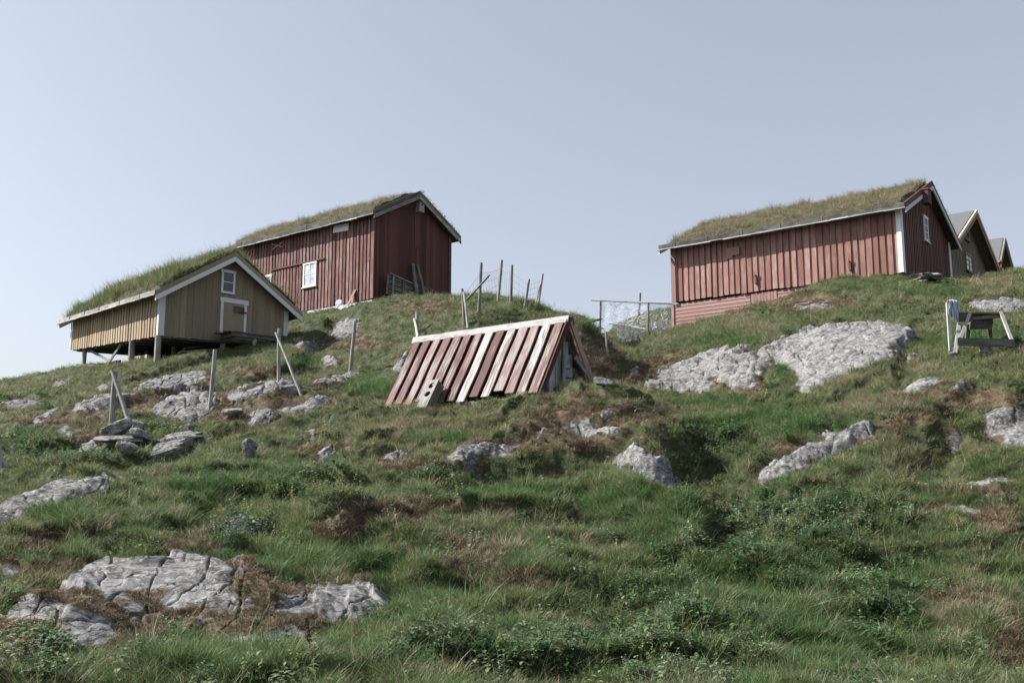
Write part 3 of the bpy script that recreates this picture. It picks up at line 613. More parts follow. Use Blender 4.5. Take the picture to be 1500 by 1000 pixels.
def scatter(name, pts, scl, c, parent=None, lean=.18, normals=None):
    """one object whose geometry nodes grow a tuft on each of its points"""
    pts = np.asarray(pts, dtype=np.float32); n_ = len(pts)
    me = bpy.data.meshes.new(name); me.vertices.add(n_); me.vertices.foreach_set('co', pts.ravel())
    rot = np.stack([rng.normal(0, lean, n_), rng.normal(0, lean, n_), rng.uniform(0, 6.283, n_)], -1)
    a = me.attributes.new('rot', 'FLOAT_VECTOR', 'POINT'); a.data.foreach_set('vector', rot.astype(np.float32).ravel())
    a = me.attributes.new('scl', 'FLOAT', 'POINT'); a.data.foreach_set('value', np.asarray(scl, dtype=np.float32))
    a = me.attributes.new('pick', 'INT', 'POINT'); a.data.foreach_set('value', rng.integers(0, len(c.objects), n_).astype(np.int32))
    o = bpy.data.objects.new(name, me); COL.objects.link(o)
    if parent: o.parent = parent
    if c.name not in _gn:
        g = bpy.data.node_groups.new('grow ' + c.name, 'GeometryNodeTree'); g.interface.new_socket('Geometry', in_out='INPUT', socket_type='NodeSocketGeometry'); g.interface.new_socket('Geometry', in_out='OUTPUT', socket_type='NodeSocketGeometry')
        gi = g.nodes.new('NodeGroupInput'); go = g.nodes.new('NodeGroupOutput'); ci = g.nodes.new('GeometryNodeCollectionInfo'); ci.inputs[0].default_value = c; ci.inputs['Separate Children'].default_value = True; ci.inputs['Reset Children'].default_value = True
        ip = g.nodes.new('GeometryNodeInstanceOnPoints'); ip.inputs['Pick Instance'].default_value = True
        def at(nm, ty):
            q = g.nodes.new('GeometryNodeInputNamedAttribute'); q.data_type = ty; q.inputs[0].default_value = nm; return q.outputs[0]
        g.links.new(gi.outputs[0], ip.inputs['Points']); g.links.new(ci.outputs[0], ip.inputs['Instance']); g.links.new(at('pick', 'INT'), ip.inputs['Instance Index'])
        er = g.nodes.new('FunctionNodeEulerToRotation'); g.links.new(at('rot', 'FLOAT_VECTOR'), er.inputs[0]); g.links.new(er.outputs[0], ip.inputs['Rotation'])
        g.links.new(at('scl', 'FLOAT'), ip.inputs['Scale']); g.links.new(ip.outputs[0], go.inputs[0]); _gn[c.name] = g
    md = o.modifiers.new('grow', 'NODES'); md.node_group = _gn[c.name]
    return o
C_SHORT = coll('short green', [tuft('blades', G_GREEN, 46, .13, .085, .006, .6, 3, .7, i) for i in range(4)] + [tuft('blades', G_OLIVE, 40, .13, .09, .006, .6, 3, .7, 20 + i) for i in range(2)])
C_LUSH = coll('lush', [tuft('blades', G_LUSH, 46, .13, .165, .007, .8, 4, 1.0, 40 + i) for i in range(4)] + [tuft('blades', G_OLIVE, 40, .13, .15, .006, .75, 4, .9, 45)])
C_OLIVE = coll('olive', [tuft('blades', G_OLIVE, 44, .12, .125, .006, .7, 3, .9, 60 + i) for i in range(3)] + [tuft('blades', G_DRY, 30, .14, .15, .005, .7, 3, .9, 65)])
C_DRY = coll('dry', [tuft('blades', G_DRY, 34, .12, .2, .005, .7, 3, 1., 70 + i) for i in range(3)] + [tuft('blades', G_OLIVE, 36, .12, .16, .006, .7, 3, .8, 75)])
C_BROWN = coll('heather', [tuft('twigs', G_BROWN, 80, .12, .07, .006, 1.0, 3, .3, 80 + i, True) for i in range(3)] + [tuft('twigs', G_MOSS, 70, .11, .05, .008, .9, 2, .3, 85, True), tuft('straws', G_DRY, 16, .13, .10, .004, 1.1, 3, .8, 86)])
C_MOSS = coll('moss', [tuft('tips', G_MOSS, 90, .09, .028, .008, .8, 2, .3, 90, True), tuft('tips', G_BROWN, 80, .09, .04, .006, .9, 2, .3, 91, True)])
C_HERB = coll('herbs', [leafy('leaves', L_GREEN, 9, .12, .17, .022, .065, 6, 100 + i) for i in range(4)] + [leafy('leaves', L_GREY, 7, .12, .15, .016, .06, 6, 110), leafy('leaves', L_GREY, 6, .14, .24, .020, .065, 9, 111), leafy('leaves', L_GREEN, 6, .14, .22, .012, .075, 12, 112)])
C_PALE = coll('pale herbs', [leafy('leaves', L_PALE, 8, .12, .24, .018, .06, 8, 120 + i) for i in range(2)] + [leafy('leaves', L_GREEN, 8, .12, .2, .02, .06, 6, 124)])
C_ROOFG = coll('roof green', [tuft('blades', G_GREEN, 34, .12, .26, .007, .5, 3, .8, 130 + i) for i in range(2)] + [tuft('blades', G_OLIVE, 34, .12, .28, .006, .5, 3, .8, 133 + i) for i in range(2)] + [tuft('blades', G_DRY, 14, .1, .42, .005, .5, 3, .9, 136)])
C_ROOFD = coll('roof dry', [tuft('blades', G_OLIVE, 34, .12, .2, .006, .5, 3, .8, 140 + i) for i in range(2)] + [tuft('blades', G_DRY, 34, .12, .24, .006, .5, 3, .9, 143 + i) for i in range(3)] + [tuft('blades', G_BROWN, 40, .12, .12, .006, .6, 3, .8, 147)])
SOIL = M_plain('roof sod soil', (.055, .048, .028), .4, 14, .95, .05)

# ---------------------------------------------------------------- houses
class House:
    def __init__(s, name, label, cat, px, base, top, Y, th, pl, pr, group=None):
        s.o = P(px, base, Y); s.hw = P(px, top, Y).z - s.o.z; th = R(th)
        s.b = Vector((math.sin(th), math.cos(th), 0)); s.a = Vector((-s.b.y, s.b.x, 0)); t = Vector((s.o.x, s.o.y, s.o.z + s.hw))
        s.W = solve_t(t, s.b, pr); s.L = solve_t(t, s.a, pl) if pl else 6
        s.root = empty(name, label, cat, s.o, math.atan2(s.b.y, s.b.x), group)
    def hit(s, wall, px, py, off=0.):
        """point of the long wall (x=off) or gable wall (y=off) seen at a photo pixel, in house coordinates"""
        d = P(px, py, 1.0); nrm = s.b if wall == 'long' else s.a
        k = (s.o.dot(nrm) + off) / d.dot(nrm); q = d * k - s.o
        return (off, q.dot(s.a), q.z) if wall == 'long' else (q.dot(s.b), off, q.z)
    def world(s, x, y, z): return s.o + s.b * x + s.a * y + Vector((0, 0, z))
    def walls(s, hr, zb, mat_long, mat_gable, pitch, bw, gp, gbw, proud=.035, gproud=.03, longname='long_wall'):
        """board-on-board siding. zb(x,y) = height of the lower edge"""
        s.hr = hr; W, L, hw = s.W, s.L, s.hw; sl = (hr - hw) / (W / 2); s.sl = sl
        top = lambda x: hw + sl * min(x, W - x)
        m = MB(); y = 0; # long wall x=0
        k = int(L / .5)
        for i in range(k):
            y0, y1 = L * i / k, L * (i + 1) / k
            m.hexa([(0, y0, zb(0, y0)), (.05, y0, zb(0, y0)), (.05, y1, zb(0, y1)), (0, y1, zb(0, y1))], [(0, y0, hw), (.05, y0, hw), (.05, y1, hw), (0, y1, hw)])
        y = pitch * .4
        while y < L - pitch * .3:
            w_ = bw * random.uniform(.86, 1.14); p_ = proud * random.uniform(.8, 1.25); dz = random.uniform(-.02, .03); sk = random.uniform(-.012, .012)
            nseg = 3; zs = [zb(0, y) - .03 + dz + (hw - zb(0, y) + .02) * q / nseg for q in range(nseg + 1)]; ws = [random.uniform(-.003, .003) for q in zs]; rr = random.random()
            for q in range(nseg):
                a0, a1 = zs[q], zs[q + 1]; s0, s1 = sk * q / nseg + ws[q], sk * (q + 1) / nseg + ws[q + 1]
                i0 = len(m.v); m.hexa([(-p_, y - w_ / 2 + s0, a0), (-.002, y - w_ / 2 + s0, a0), (-.002, y + w_ / 2 + s0, a0), (-p_, y + w_ / 2 + s0, a0)], [(-p_, y - w_ / 2 + s1, a1), (-.002, y - w_ / 2 + s1, a1), (-.002, y + w_ / 2 + s1, a1), (-p_, y + w_ / 2 + s1, a1)], rr)
                for j in range(i0, i0 + 8): g = m.g[j]; m.g[j] = (g[0], g[1], g[2] + a0)
            y += pitch * random.uniform(.93, 1.07)
        m.build(longname, mat_long, s.root)
        # gable wall y=0, gable_back y=L, back wall x=W
        m = MB(); x = gp * .5
        for (y0, y1, out) in ((0, .05, -1),):
            k = int(W / .3)
            for i in range(k):
                x0, x1 = W * i / k, W * (i + 1) / k
                cuts = [x0, x1] if not x0 < W / 2 < x1 else [x0, W / 2, x1]
                for c0, c1 in zip(cuts, cuts[1:]):
                    m.hexa([(c0, y0, zb(c0, 0)), (c1, y0, zb(c1, 0)), (c1, y1, zb(c1, 0)), (c0, y1, zb(c0, 0))], [(c0, y0, top(c0)), (c1, y0, top(c1)), (c1, y1, top(c1)), (c0, y1, top(c0))])
        while x < W - gp * .3:
            w_ = gbw * random.uniform(.9, 1.1); p_ = gproud * random.uniform(.8, 1.2); rr = random.random(); x0, x1 = x - w_ / 2, x + w_ / 2; z0 = zb(x, 0) - .02 + random.uniform(-.015, .02)
            m.hexa([(x0, -p_, z0), (x1, -p_, z0), (x1, -.002, z0), (x0, -.002, z0)], [(x0, -p_, top(x0) - .02), (x1, -p_, top(x1) - .02), (x1, -.002, top(x1) - .02), (x0, -.002, top(x0) - .02)], rr)
            x += gp * random.uniform(.95, 1.05)
        m.build('gable_wall', mat_gable, s.root)
        m = MB()
        m.hexa([(W - .05, .06, zb(W, 0)), (W, .06, zb(W, 0)), (W, L - .05, zb(W, L)), (W - .05, L - .05, zb(W, L))], [(W - .05, .06, hw), (W, .06, hw), (W, L - .05, hw), (W - .05, L - .05, hw)])
        m.build('back_wall', mat_gable, s.root)
        m = MB()
        for c0, c1 in ((.06, W / 2), (W / 2, W - .06)):
            m.hexa([(c0, L - .05, zb(c0, L)), (c1, L - .05, zb(c1, L)), (c1, L, zb(c1, L)), (c0, L, zb(c0, L))], [(c0, L - .05, top(c0)), (c1, L - .05, top(c1)), (c1, L, top(c1)), (c0, L, top(c0))])
        m.build('gable_wall', mat_gable, s.root)
    def roof(s, oe, og, ogb, thick, deckmat, side_mat=None):
        """deck of two slopes; oe eave overhang, og gable overhang (front), ogb (back)"""
        W, L, sl = s.W, s.L, s.sl; s.oe, s.og, s.ogb, s.th = oe, og, ogb, thick; m = MB()
        for sg in (0, 1):
            X = (lambda x: x) if sg == 0 else (lambda x: W - x)
            e, c = X(-oe), X(W / 2); ze, zc = s.hw - sl * oe, s.hr
            b = [(e, -og, ze), (c, -og, zc), (c, L + ogb, zc), (e, L + ogb, ze)]
            if sg: b = [b[1], b[0], b[3], b[2]]
            m.hexa(b, [(q[0], q[1], q[2] + thick) for q in b])
        return m.build('roof', deckmat, s.root)
    def roof_z(s, x): return s.hw + s.sl * np.minimum(x, s.W - x) + s.th
    def turf(s, h, dens, c, gscale=1., ins=.1, seed=0, endin=.1):
        W, L = s.W, s.L; x = np.linspace(-s.oe + ins, W + s.oe - ins, 70); y = np.linspace(-s.og + endin, L + s.ogb - ins, 120); X, Y = np.meshgrid(x, y)
        ex = np.minimum(x - x[0], x[-1] - x)[None, :]; ey = np.minimum((Y - y[0]) * 4, y[-1] - Y)
        edge = sstep(-.02, .30, np.minimum(np.broadcast_to(ex, X.shape), ey))
        rz = s.roof_z(X)
        rid = -np.abs(X - W / 2); rz = rz - .10 * np.exp(-((X - W / 2) / .35) ** 2)
        T = rz + h * edge * (1 + .45 * fbm(X * 1.3 + seed, Y * 1.3, 3)) + .05 * fbm(X * 5, Y * 5 + seed, 2)
        T = np.where(edge <= 0.02, s.roof_z(X) - .04, T)
        o = grid_mesh('sod', X, Y, T, SOIL, parent=s.root)
        n_ = int(dens * (W + 2 * s.oe) * (L + s.og)); xs = rng.uniform(x[0] + .03, x[-1] - .03, n_); ys = rng.uniform(y[0] + .02, y[-1] - .03, n_)
        ix = np.clip(((xs - x[0]) / (x[-1] - x[0]) * 69).round().astype(int), 0, 69); iy = np.clip(((ys - y[0]) / (y[-1] - y[0]) * 119).round().astype(int), 0, 119)
        zs = T[iy, ix] - .015; pn = fbm(xs * .9 + seed, ys * .9, 3)
        g = scatter('turf_grass', np.stack([xs, ys, zs], -1), gscale * rng.uniform(.4, 1.15, n_) * (1 + 1.2 * pn), c, s.root, .2); g['kind'] = 'stuff'
        return o
    def rim(s, n_, up, c, sc, lo=0., hi=1., name='rim_grass'):
        """sod and grass hanging over the gable edge"""
        W = s.W; xs = -s.oe + (W + 2 * s.oe) * rng.uniform(lo, hi, n_); ys = -s.og + rng.uniform(-.04, .14, n_); zs = s.roof_z(xs) + up + rng.uniform(-.06, .05, n_)
        q = scatter(name, np.stack([xs, ys, zs], -1), sc * rng.uniform(.5, 1.1, n_) * (1 + .6 * fbm(xs * 2, ys, 2)), c, s.root, .35); q['kind'] = 'stuff'
    def eave_board(s, mat, mat2, hgt=.14, side=0):
        """log and weathered board that hold the sod along the eave"""
        W, L, sl = s.W, s.L, s.sl; xe = -s.oe - .03; ze = s.hw - sl * s.oe
        y = -s.og - .05; m = MB(); m2 = MB(); dz = 0
        while y < L + s.ogb:
            ln = random.uniform(1.6, 2.6); y1 = min(y + ln, L + s.ogb + .1); dz2 = random.uniform(-.012, .012)
            m.bar((xe, y, ze + .11 + dz), (xe + random.uniform(-.01, .01), y1 - .01, ze + .11 + dz2), hgt + .05, .05, (0, 0, 1))
            y = y1; dz = dz2
            if L + s.ogb - y < .3: break
        y = -s.og - .08
        while y < L + s.ogb:
            ln = random.uniform(.5, 1.3); y1 = min(y + ln, L + s.ogb + .12); rd = random.uniform(.024, .036)
            zz = ze - .005 + random.uniform(-.012, .012)
            m2.tube([(xe - .035, y, zz), (xe - .045, (y + y1) / 2, zz + random.uniform(-.01, .01)), (xe - .035, y1 + .03, zz)], [rd, rd * 1.1, rd], 7, .12); y = y1
            if L + s.ogb - y < .2: break
        m.build('eave_board', mat, s.root); m2.build('eave_log', mat2, s.root)
        m = MB(); m.bar((W + s.oe + .03, -s.og, ze + .08), (W + s.oe + .03, L + s.ogb, ze + .08), .2, .05, (0, 0, 1)); m.build('eave_board', mat, s.root)
        y = .8
        while y < L: m = MB(); m.bar((xe - .03, y, ze + .25), (xe - .03, y, ze - .05), .03, .02, (0, 1, 0)); y += random.uniform(1.4, 2.); m.build('eave_hook', GREYD, s.root)
    def barge(s, boards, back=True):
        """boards: list of (material, drop from roof underside, width, thickness, proud)"""
        W, L, sl = s.W, s.L, s.sl; ca = math.cos(math.atan(sl))
        for mat, up, wd, tk, pr in boards:
            for sg in (0, 1):
                for yy, dr in ((-s.og, -1), (L + s.ogb, 1)):
                    if dr == 1 and (not back or up > .1): continue
                    X = (lambda x: x) if sg == 0 else (lambda x: W - x)
                    e, c = X(-s.oe - .02), X(W / 2); ze = s.hw - sl * (s.oe + .02) + up; zc = s.hr + up; v = wd / ca
                    y0 = yy + dr * pr; y1 = y0 + dr * tk
                    ya, yb = (y1, y0) if dr == -1 else (y0, y1)
                    m = MB(); bt = [(e, ya, ze - v), (c, ya, zc - v), (c, yb, zc - v), (e, yb, ze - v)]
                    if sg: bt = [bt[1], bt[0], bt[3], bt[2]]
                    m.hexa([bt[0], bt[3], (bt[3][0], bt[3][1], bt[3][2] + v), (bt[0][0], bt[0][1], bt[0][2] + v)], [bt[1], bt[2], (bt[2][0], bt[2][1], bt[2][2] + v), (bt[1][0], bt[1][1], bt[1][2] + v)])
                    m.build('bargeboard', mat, s.root)
    def corner(s, mat, w1, w2, zb0, pr=.045, which=(0, 1, 2)):
        W, L, hw = s.W, s.L, s.hw
        if 0 in which:
            m = MB(); m.box((-pr - .025, -pr - .02, zb0(0, 0)), (-pr, w1, hw - .02)); m.box((-pr, -pr - .025, zb0(0, 0)), (w2, -pr, hw - .02)); m.build('corner_board', mat, s.root)
        if 1 in which:
            m = MB(); m.box((W - w2, -pr - .025, zb0(W, 0)), (W + .02, -pr, hw - .02)); m.build('corner_board', mat, s.root)
        if 2 in which:
            m = MB(); m.box((-pr - .025, L - w1, zb0(0, L)), (-pr, L + .02, hw - .02)); m.build('corner_board', mat, s.root)
    def window(s, wall, px0, py0, px1, py1, fr, glass, nx, ny, fw=.09, sill=True, lab=None, pr=.05):
        a = s.hit(wall, px0, py0); b = s.hit(wall, px1, py1); cidx = 1 if wall == 'long' else 0
        u0, u1 = sorted((a[cidx], b[cidx])); z0, z1 = sorted((a[2], b[2]))
        def pt(u, d, z): return (-d, u, z) if wall == 'long' else (u, -d, z)
        def bx(m, ua, ub, za, zb_, d0, d1, ax=2):
            p, q = pt(ua, d0, za), pt(ub, d1, zb_); m.box([min(p[i], q[i]) for i in range(3)], [max(p[i], q[i]) for i in range(3)], ax)
        m = MB(); ua = 1 if wall == 'long' else 0
        bx(m, u0, u0 + fw, z0, z1, pr - .02, pr + .03); bx(m, u1 - fw, u1, z0, z1, pr - .02, pr + .03)
        bx(m, u0 - .03, u1 + .03, z1 - fw, z1 + .02, pr - .018, pr + .036, ua); bx(m, u0 + fw, u1 - fw, z0, z0 + fw, pr - .018, pr + .028, ua)
        f = m.build('window', fr, s.root)
        if lab: f['label'] = lab
        m = MB(); bx(m, u0 + fw - .005, u1 - fw + .005, z0 + fw - .005, z1 - fw + .005, pr - .015, pr + .002); m.build('pane', glass, f)
        m = MB()
        for i in range(1, nx): u = u0 + fw + (u1 - u0 - 2 * fw) * i / nx; bx(m, u - .018, u + .018, z0 + fw, z1 - fw, pr + .003, pr + .02)
        for i in range(1, ny): z = z0 + fw + (z1 - z0 - 2 * fw) * i / ny; bx(m, u0 + fw, u1 - fw, z - .016, z + .016, pr + .003, pr + .017, ua)
        if nx + ny > 2: m.build('glazing_bar', fr, f)
        if sill: m = MB(); bx(m, u0 - .06, u1 + .06, z0 - .05, z0, pr - .02, pr + .07, ua); m.build('sill', fr, f)
        return u0, u1, z0, z1

# --- tall red barn on the left hilltop
A = House('turf_roofed_barn', 'tall worn red barn with turf roof and dark gable, behind the ochre shed', 'barn', 546, 437, 312, 46, 38.3, 343, 660)
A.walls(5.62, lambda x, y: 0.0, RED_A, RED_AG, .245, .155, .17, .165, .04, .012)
A.roof(.38, .30, .2, .07, GREYD); A.rim(70, .22, C_ROOFD, .9, .52, .98); A.turf(.26, 34, C_ROOFD, 1.35, .08, 3, .15); A.eave_board(BARK, GREYL)
A.barge([(GREYD, .24, .30, .05, .03), (GREY, .0, .16, .05, .055)])
A.corner(RED_A, .14, .0001, lambda x, y: .0, .045, (0,)); 
m = MB(); m.box((A.W - .16, -.06, -.3), (A.W + .02, -.02, A.hw)); m.build('corner_board', GREYD, A.root)
m = MB()
y = 0
while y < A.L - .3:
    y1 = min(y + random.uniform(.5, 1.), A.L); m.box((.02, y, -.9), (.3, y1 - .01, -.02 + random.uniform(-.03, .0))); m.box((-.03, y + .02, -.75), (.015, y1 - .02, -.06 + random.uniform(-.03, 0))); y = y1
m.build('foundation', WHITE, A.root)
m = MB(); m.box((.06, -.02, -1.2), (A.W - .02, .04, -.001)); m.build('foundation', ROCKD, A.root)
A.window('long', 446, 386, 464, 418, WHITE_B, GLASSP, 2, 2, .10, lab='white four pane window in the red wall')
A.window('long', 386, 405, 398, 431, WHITE_B, GLASSP, 2, 2, .10, lab='white window half hidden behind the turf of the shed')
def on_long(h, pts, w_, t, mat, name, pr, lab=None):
    m = MB(); q = [h.hit('long', *p) for p in pts]
    m.bar((-pr, q[0][1], q[0][2]), (-pr, q[1][1], q[1][2]), w_, t, (0, 0, 1) if abs(q[0][1] - q[1][1]) > abs(q[0][2] - q[1][2]) else (0, 1, 0)); o = m.build(name, mat, h.root)
    if lab: o['label'] = lab
    return o
on_long(A, ((490, 336.5), (512, 332.5)), .36, .03, WHITE_B, 'hatch_board', .065, 'small white board nailed high on the red wall')
on_long(A, ((399, 396), (477.5, 378.5)), .07, .05, RED_AG, 'rail', .07, 'long thin rail across the red wall')
on_long(A, ((400, 366), (417, 354)), .09, .03, RED_CF, 'cross_plank', .06); on_long(A, ((401, 358), (417, 362.5)), .08, .03, RED_C, 'cross_plank', .1)
# bird box under the gable
x0, _, z0 = A.hit('gable', 612, 304); m = MB(); m.box((x0 - .17, -.30, z0 - .28), (x0 + .17, -.02, z0 + .26)); m.box((x0 - .22, -.36, z0 + .26), (x0 + .22, -.02, z0 + .30)); bb = m.build('vent_box', GREY, A.root)
m = MB(); m.tube([(x0, -.302, z0 + .08), (x0, -.31, z0 + .08)], .05, 10); m.build('hole', DARK, bb)  # dark disc on the box face, painting the shade of an opening
m = MB(); m.box((x0 - .22, -.03, z0 - 2.1), (x0 + .1, -.015, z0 - .30)); m.build('patch_board', RED_AG, A.root)

# --- ochre shed on stilts
B = House('stilt_shed', 'ochre shed with white trim and grassy turf roof standing on wooden posts, far left', 'shed', 232, 491, 427, 38, 44.3, 107, 421)
zbB = lambda x, y: .13 * y / B.L * 0 + y * .035 + x * .03
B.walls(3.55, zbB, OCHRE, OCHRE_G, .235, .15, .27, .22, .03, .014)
B.roof(.42, .42, .3, .06, GREYD); B.rim(220, .20, C_ROOFG, .8, .02, .99); B.turf(.34, 42, C_ROOFG, 1.5, .06, 8, .0); B.eave_board(GREY, GREYL, .13)
B.barge([(OCHRE_G, .20, .20, .05, .03), (WHITE, .0, .17, .05, .045)])
B.corner(WHITE, .06, .19, zbB, .035)
m = MB()
for i in range(9): m.bar((.1, .1 + i * .97, zbB(0, i * .97) - .02), (B.W - .1, .1 + i * .97, zbB(B.W, i * .97) - .02), .12, .12, (0, 0, 1))
m.hexa([(.05, .03, -.01), (B.W - .05, .03, .17), (B.W - .05, B.L - .06, .44), (.05, B.L - .06, .26)], [(.05, .03, .03), (B.W - .05, .03, .21), (B.W - .05, B.L - .06, .48), (.05, B.L - .06, .30)]); m.build('floor', GREYD, B.root)
B.window('gable', 324, 395, 342.5, 432, WHITE_B, GLASS, 1, 2, .09, False)
# door with white frame
a = B.hit('gable', 323, 436); b_ = B.hit('gable', 359, 490); u0, u1, z1, z0 = a[0], b_[0], a[2] - .02, B.hit('gable', 340, 491)[2]
m = MB(); m.box((u0 + .1, -.055, z0), (u1 - .1, -.02, z1 - .12)); dr = m.build('door', OCHRE_G, B.root)
m = MB(); m.box((u0 - .03, -.075, z1 - .14), (u1 + .06, -.03, z1 + .05), 0); m.box((u0, -.07, z0), (u0 + .12, -.03, z1 - .141)); m.box((u1 - .12, -.07, z0), (u1, -.03, z1 - .141)); m.build('door_frame', WHITE, dr)
uc, _, zc = B.hit('gable', 349, 455); m = MB(); m.box((uc - .25, -.075, zc - .14), (uc + .22, -.056, zc + .16), 0); m.build('patch_board', GREYD, dr)
m = MB(); m.box((uc - .02, -.10, zc - .1), (uc + .34, -.077, zc - .04), 0); m.box((uc + .15, -.11, zc - .14), (uc + .22, -.08, zc + .12)); m.build('latch', RED_AG, dr)
def post(h, x, y, zt, w_, foot=None, lean=(0, 0), mat=GREY, name='post'):
    p = h.world(x, y, 0); g = gz(p.x + lean[0], p.y + lean[1]) - h.o.z - .3
    m = MB(); m.tube([(x + lean[0], y + lean[1], g), (x + lean[0] * .5, y + lean[1] * .5, (g + zt) / 2), (x, y, zt)], [w_ * 1.05, w_, w_], 9, .06); return m.build(name, mat, h.root)
for x, y, w_ in ((.02, .05, .12), (.05, 2.35, .12), (.25, B.L - .9, .09), (B.W * .5, .2, .12), (B.W - .15, .1, .1), (B.W * .5, B.L - .3, .1), (B.W - .2, B.L - .3, .1), (2.2, 3.0, .12), (2.2, 5.5, .12), (B.W - .2, 4, .12)):
    post(B, x, y, zbB(x, y) - .02, w_)
m = MB()
g1 = B.hit('long', 158, 530, .2); g2 = B.hit('long', 183, 502, .2); m.bar((.2, g1[1], g1[2] - .1), (.2, g2[1], g2[2] + .2), .12, .05, (0, 1, 0)); m.build('brace', GREY, B.root)
m = MB(); g2 = B.hit('long', 128, 515, .25); m.bar((.27, g1[1], g1[2] + .05), (.27, g2[1], g2[2] + .1), .10, .05, (0, 0, 1)); m.build('brace', GREY, B.root)
m = MB(); g1 = B.hit('long', 113, 534, .1); g2 = B.hit('long', 145, 537, .1); m.bar((.1, g1[1], g1[2]), (.1, g2[1] - .3, g2[2]), .08, .04, (0, 0, 1)); m.build('brace', GREYD, B.root)
# landing in front of the door
m = MB(); d0 = B.hit('gable', 316, 494)[0]; zz = z0 - .02
for i in range(5): m.box((d0 - .1 + random.uniform(-.1, .1), -.16 - .21 * (i + 1) + .012, zz - .05), (B.W + .9 + random.uniform(-.2, .1), -.16 - .21 * i, zz), 0)
ld = m.build('landing', GREYD, B.root)
m = MB(); m.box((d0 + .05, -1.16, zz - .2), (B.W + .6, -1.08, zz - .052), 0); m.box((d0 + .15, -1.06, zz - .22), (d0 + .3, -.1, zz - .052), 1); m.box((B.W + .1, -1.06, zz - .22), (B.W + .25, -.1, zz - .052), 1)
m.build('joist', GREYD, ld)
for x in (B.W * .62, B.W + .15): post(B, x, -1.05, zz - .2, .09)

# --- long red barn on the right
Cc = House('turf_roofed_longhouse', 'long faded red barn with dry turf roof on the right slope, next to the netting', 'barn', 1322, 399, 303, 35, 38.2, 984, 1389)
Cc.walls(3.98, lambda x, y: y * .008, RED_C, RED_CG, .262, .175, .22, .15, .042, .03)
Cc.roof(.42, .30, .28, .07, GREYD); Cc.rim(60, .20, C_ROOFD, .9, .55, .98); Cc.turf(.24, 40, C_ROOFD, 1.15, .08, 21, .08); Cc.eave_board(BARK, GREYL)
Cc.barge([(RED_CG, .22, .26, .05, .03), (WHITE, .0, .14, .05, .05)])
Cc.corner(WHITE_B, .10, .20, lambda x, y: .0, .045, (0, 1))
m = MB(); m.box((-.075, Cc.L - .17, -.0), (-.045, Cc.L + .03, Cc.hw)); m.build('corner_board', RED_CF, Cc.root)
m = MB(); z = -.02
y0h, y1h = Cc.hit('long', 1138, 430, .03)[1], Cc.hit('long', 1099, 436, .03)[1]
while z > -1.9:
    hh = .15
    for a0, a1 in ((.05, y0h - .01), (y1h + .01, Cc.L)): m.hexa([(.03, a0, z - hh), (.10, a0, z - hh), (.10, a1, z - hh), (.03, a1, z - hh)], [(.045, a0, z - .008), (.10, a0, z - .008), (.10, a1, z - .008), (.045, a1, z - .008)])
    z -= hh
m.build('foundation', RED_CF, Cc.root)
m = MB(); y = y0h
while y < y1h - .05: y2 = min(y + .135, y1h); m.box((.015, y + .006, -1.2), (.045, y2 - .004, -.03)); y = y2
m.build('hatch', RED_CF, Cc.root)['label'] = 'hatch of upright pink boards in the foundation'
m = MB(); m.box((.0, Cc.L - .02, -1.9), (.12, Cc.L + .1, -.01)); m.build('foundation_post', RED_C, Cc.root)
m = MB(); m.box((.12, .0, -1.6), (Cc.W, .04, -.001), 0); m.build('foundation', RED_CG, Cc.root)
Cc.window('gable', 1350, 315, 1358.5, 356, WHITE_B, GLASS, 2, 3, .10, True)
for px, py in ((1108.5, 408), (1246, 388)):
    q = Cc.hit('long', px, py); m = MB(); m.bar((-.10, q[1], q[2] - .20), (-.10, q[1] + .01, q[2] + .13), .085, .05, (0, 1, 0)); m.bar((-.045, q[1], q[2] + .1), (-.16, q[1], q[2] + .1), .03, .03, (0, 0, 1)); m.tube([(-.16, q[1], q[2] + .1), (-.16, q[1], q[2] + .24)], .014, 6)
    m.tube([(-.10, q[1], q[2] - .23), (-.10, q[1], q[2] - .18)], [.055, .05], 8); m.build('wooden_hook', RED_CG, Cc.root)
q = Cc.hit('long', 1067, 380); q2 = Cc.hit('long', 1073, 363); m = MB(); m.box((-.08, q2[1] - .02, q[2] + .02), (-.048, q[1], q2[2])); m.build('repair_board', PATCHW, Cc.root)
q = Cc.hit('long', 1072, 375); q2 = Cc.hit('long', 1084, 361); m = MB(); m.box((-.09, q2[1], q[2]), (-.058, q[1] - .02, q2[2]), 1); m.build('repair_board', PATCHW, Cc.root)
x0, _, z0 = Cc.hit('gable', 1356, 288, -.45); m = MB(); m.box((x0 - .22, -.60, z0 - .30), (x0 + .20, -.36, z0 + .22)); m.box((x0 - .25, -.63, z0 + .22), (x0 + .23, -.36, z0 + .26)); m.build('beam_box', RED_CG, Cc.root)

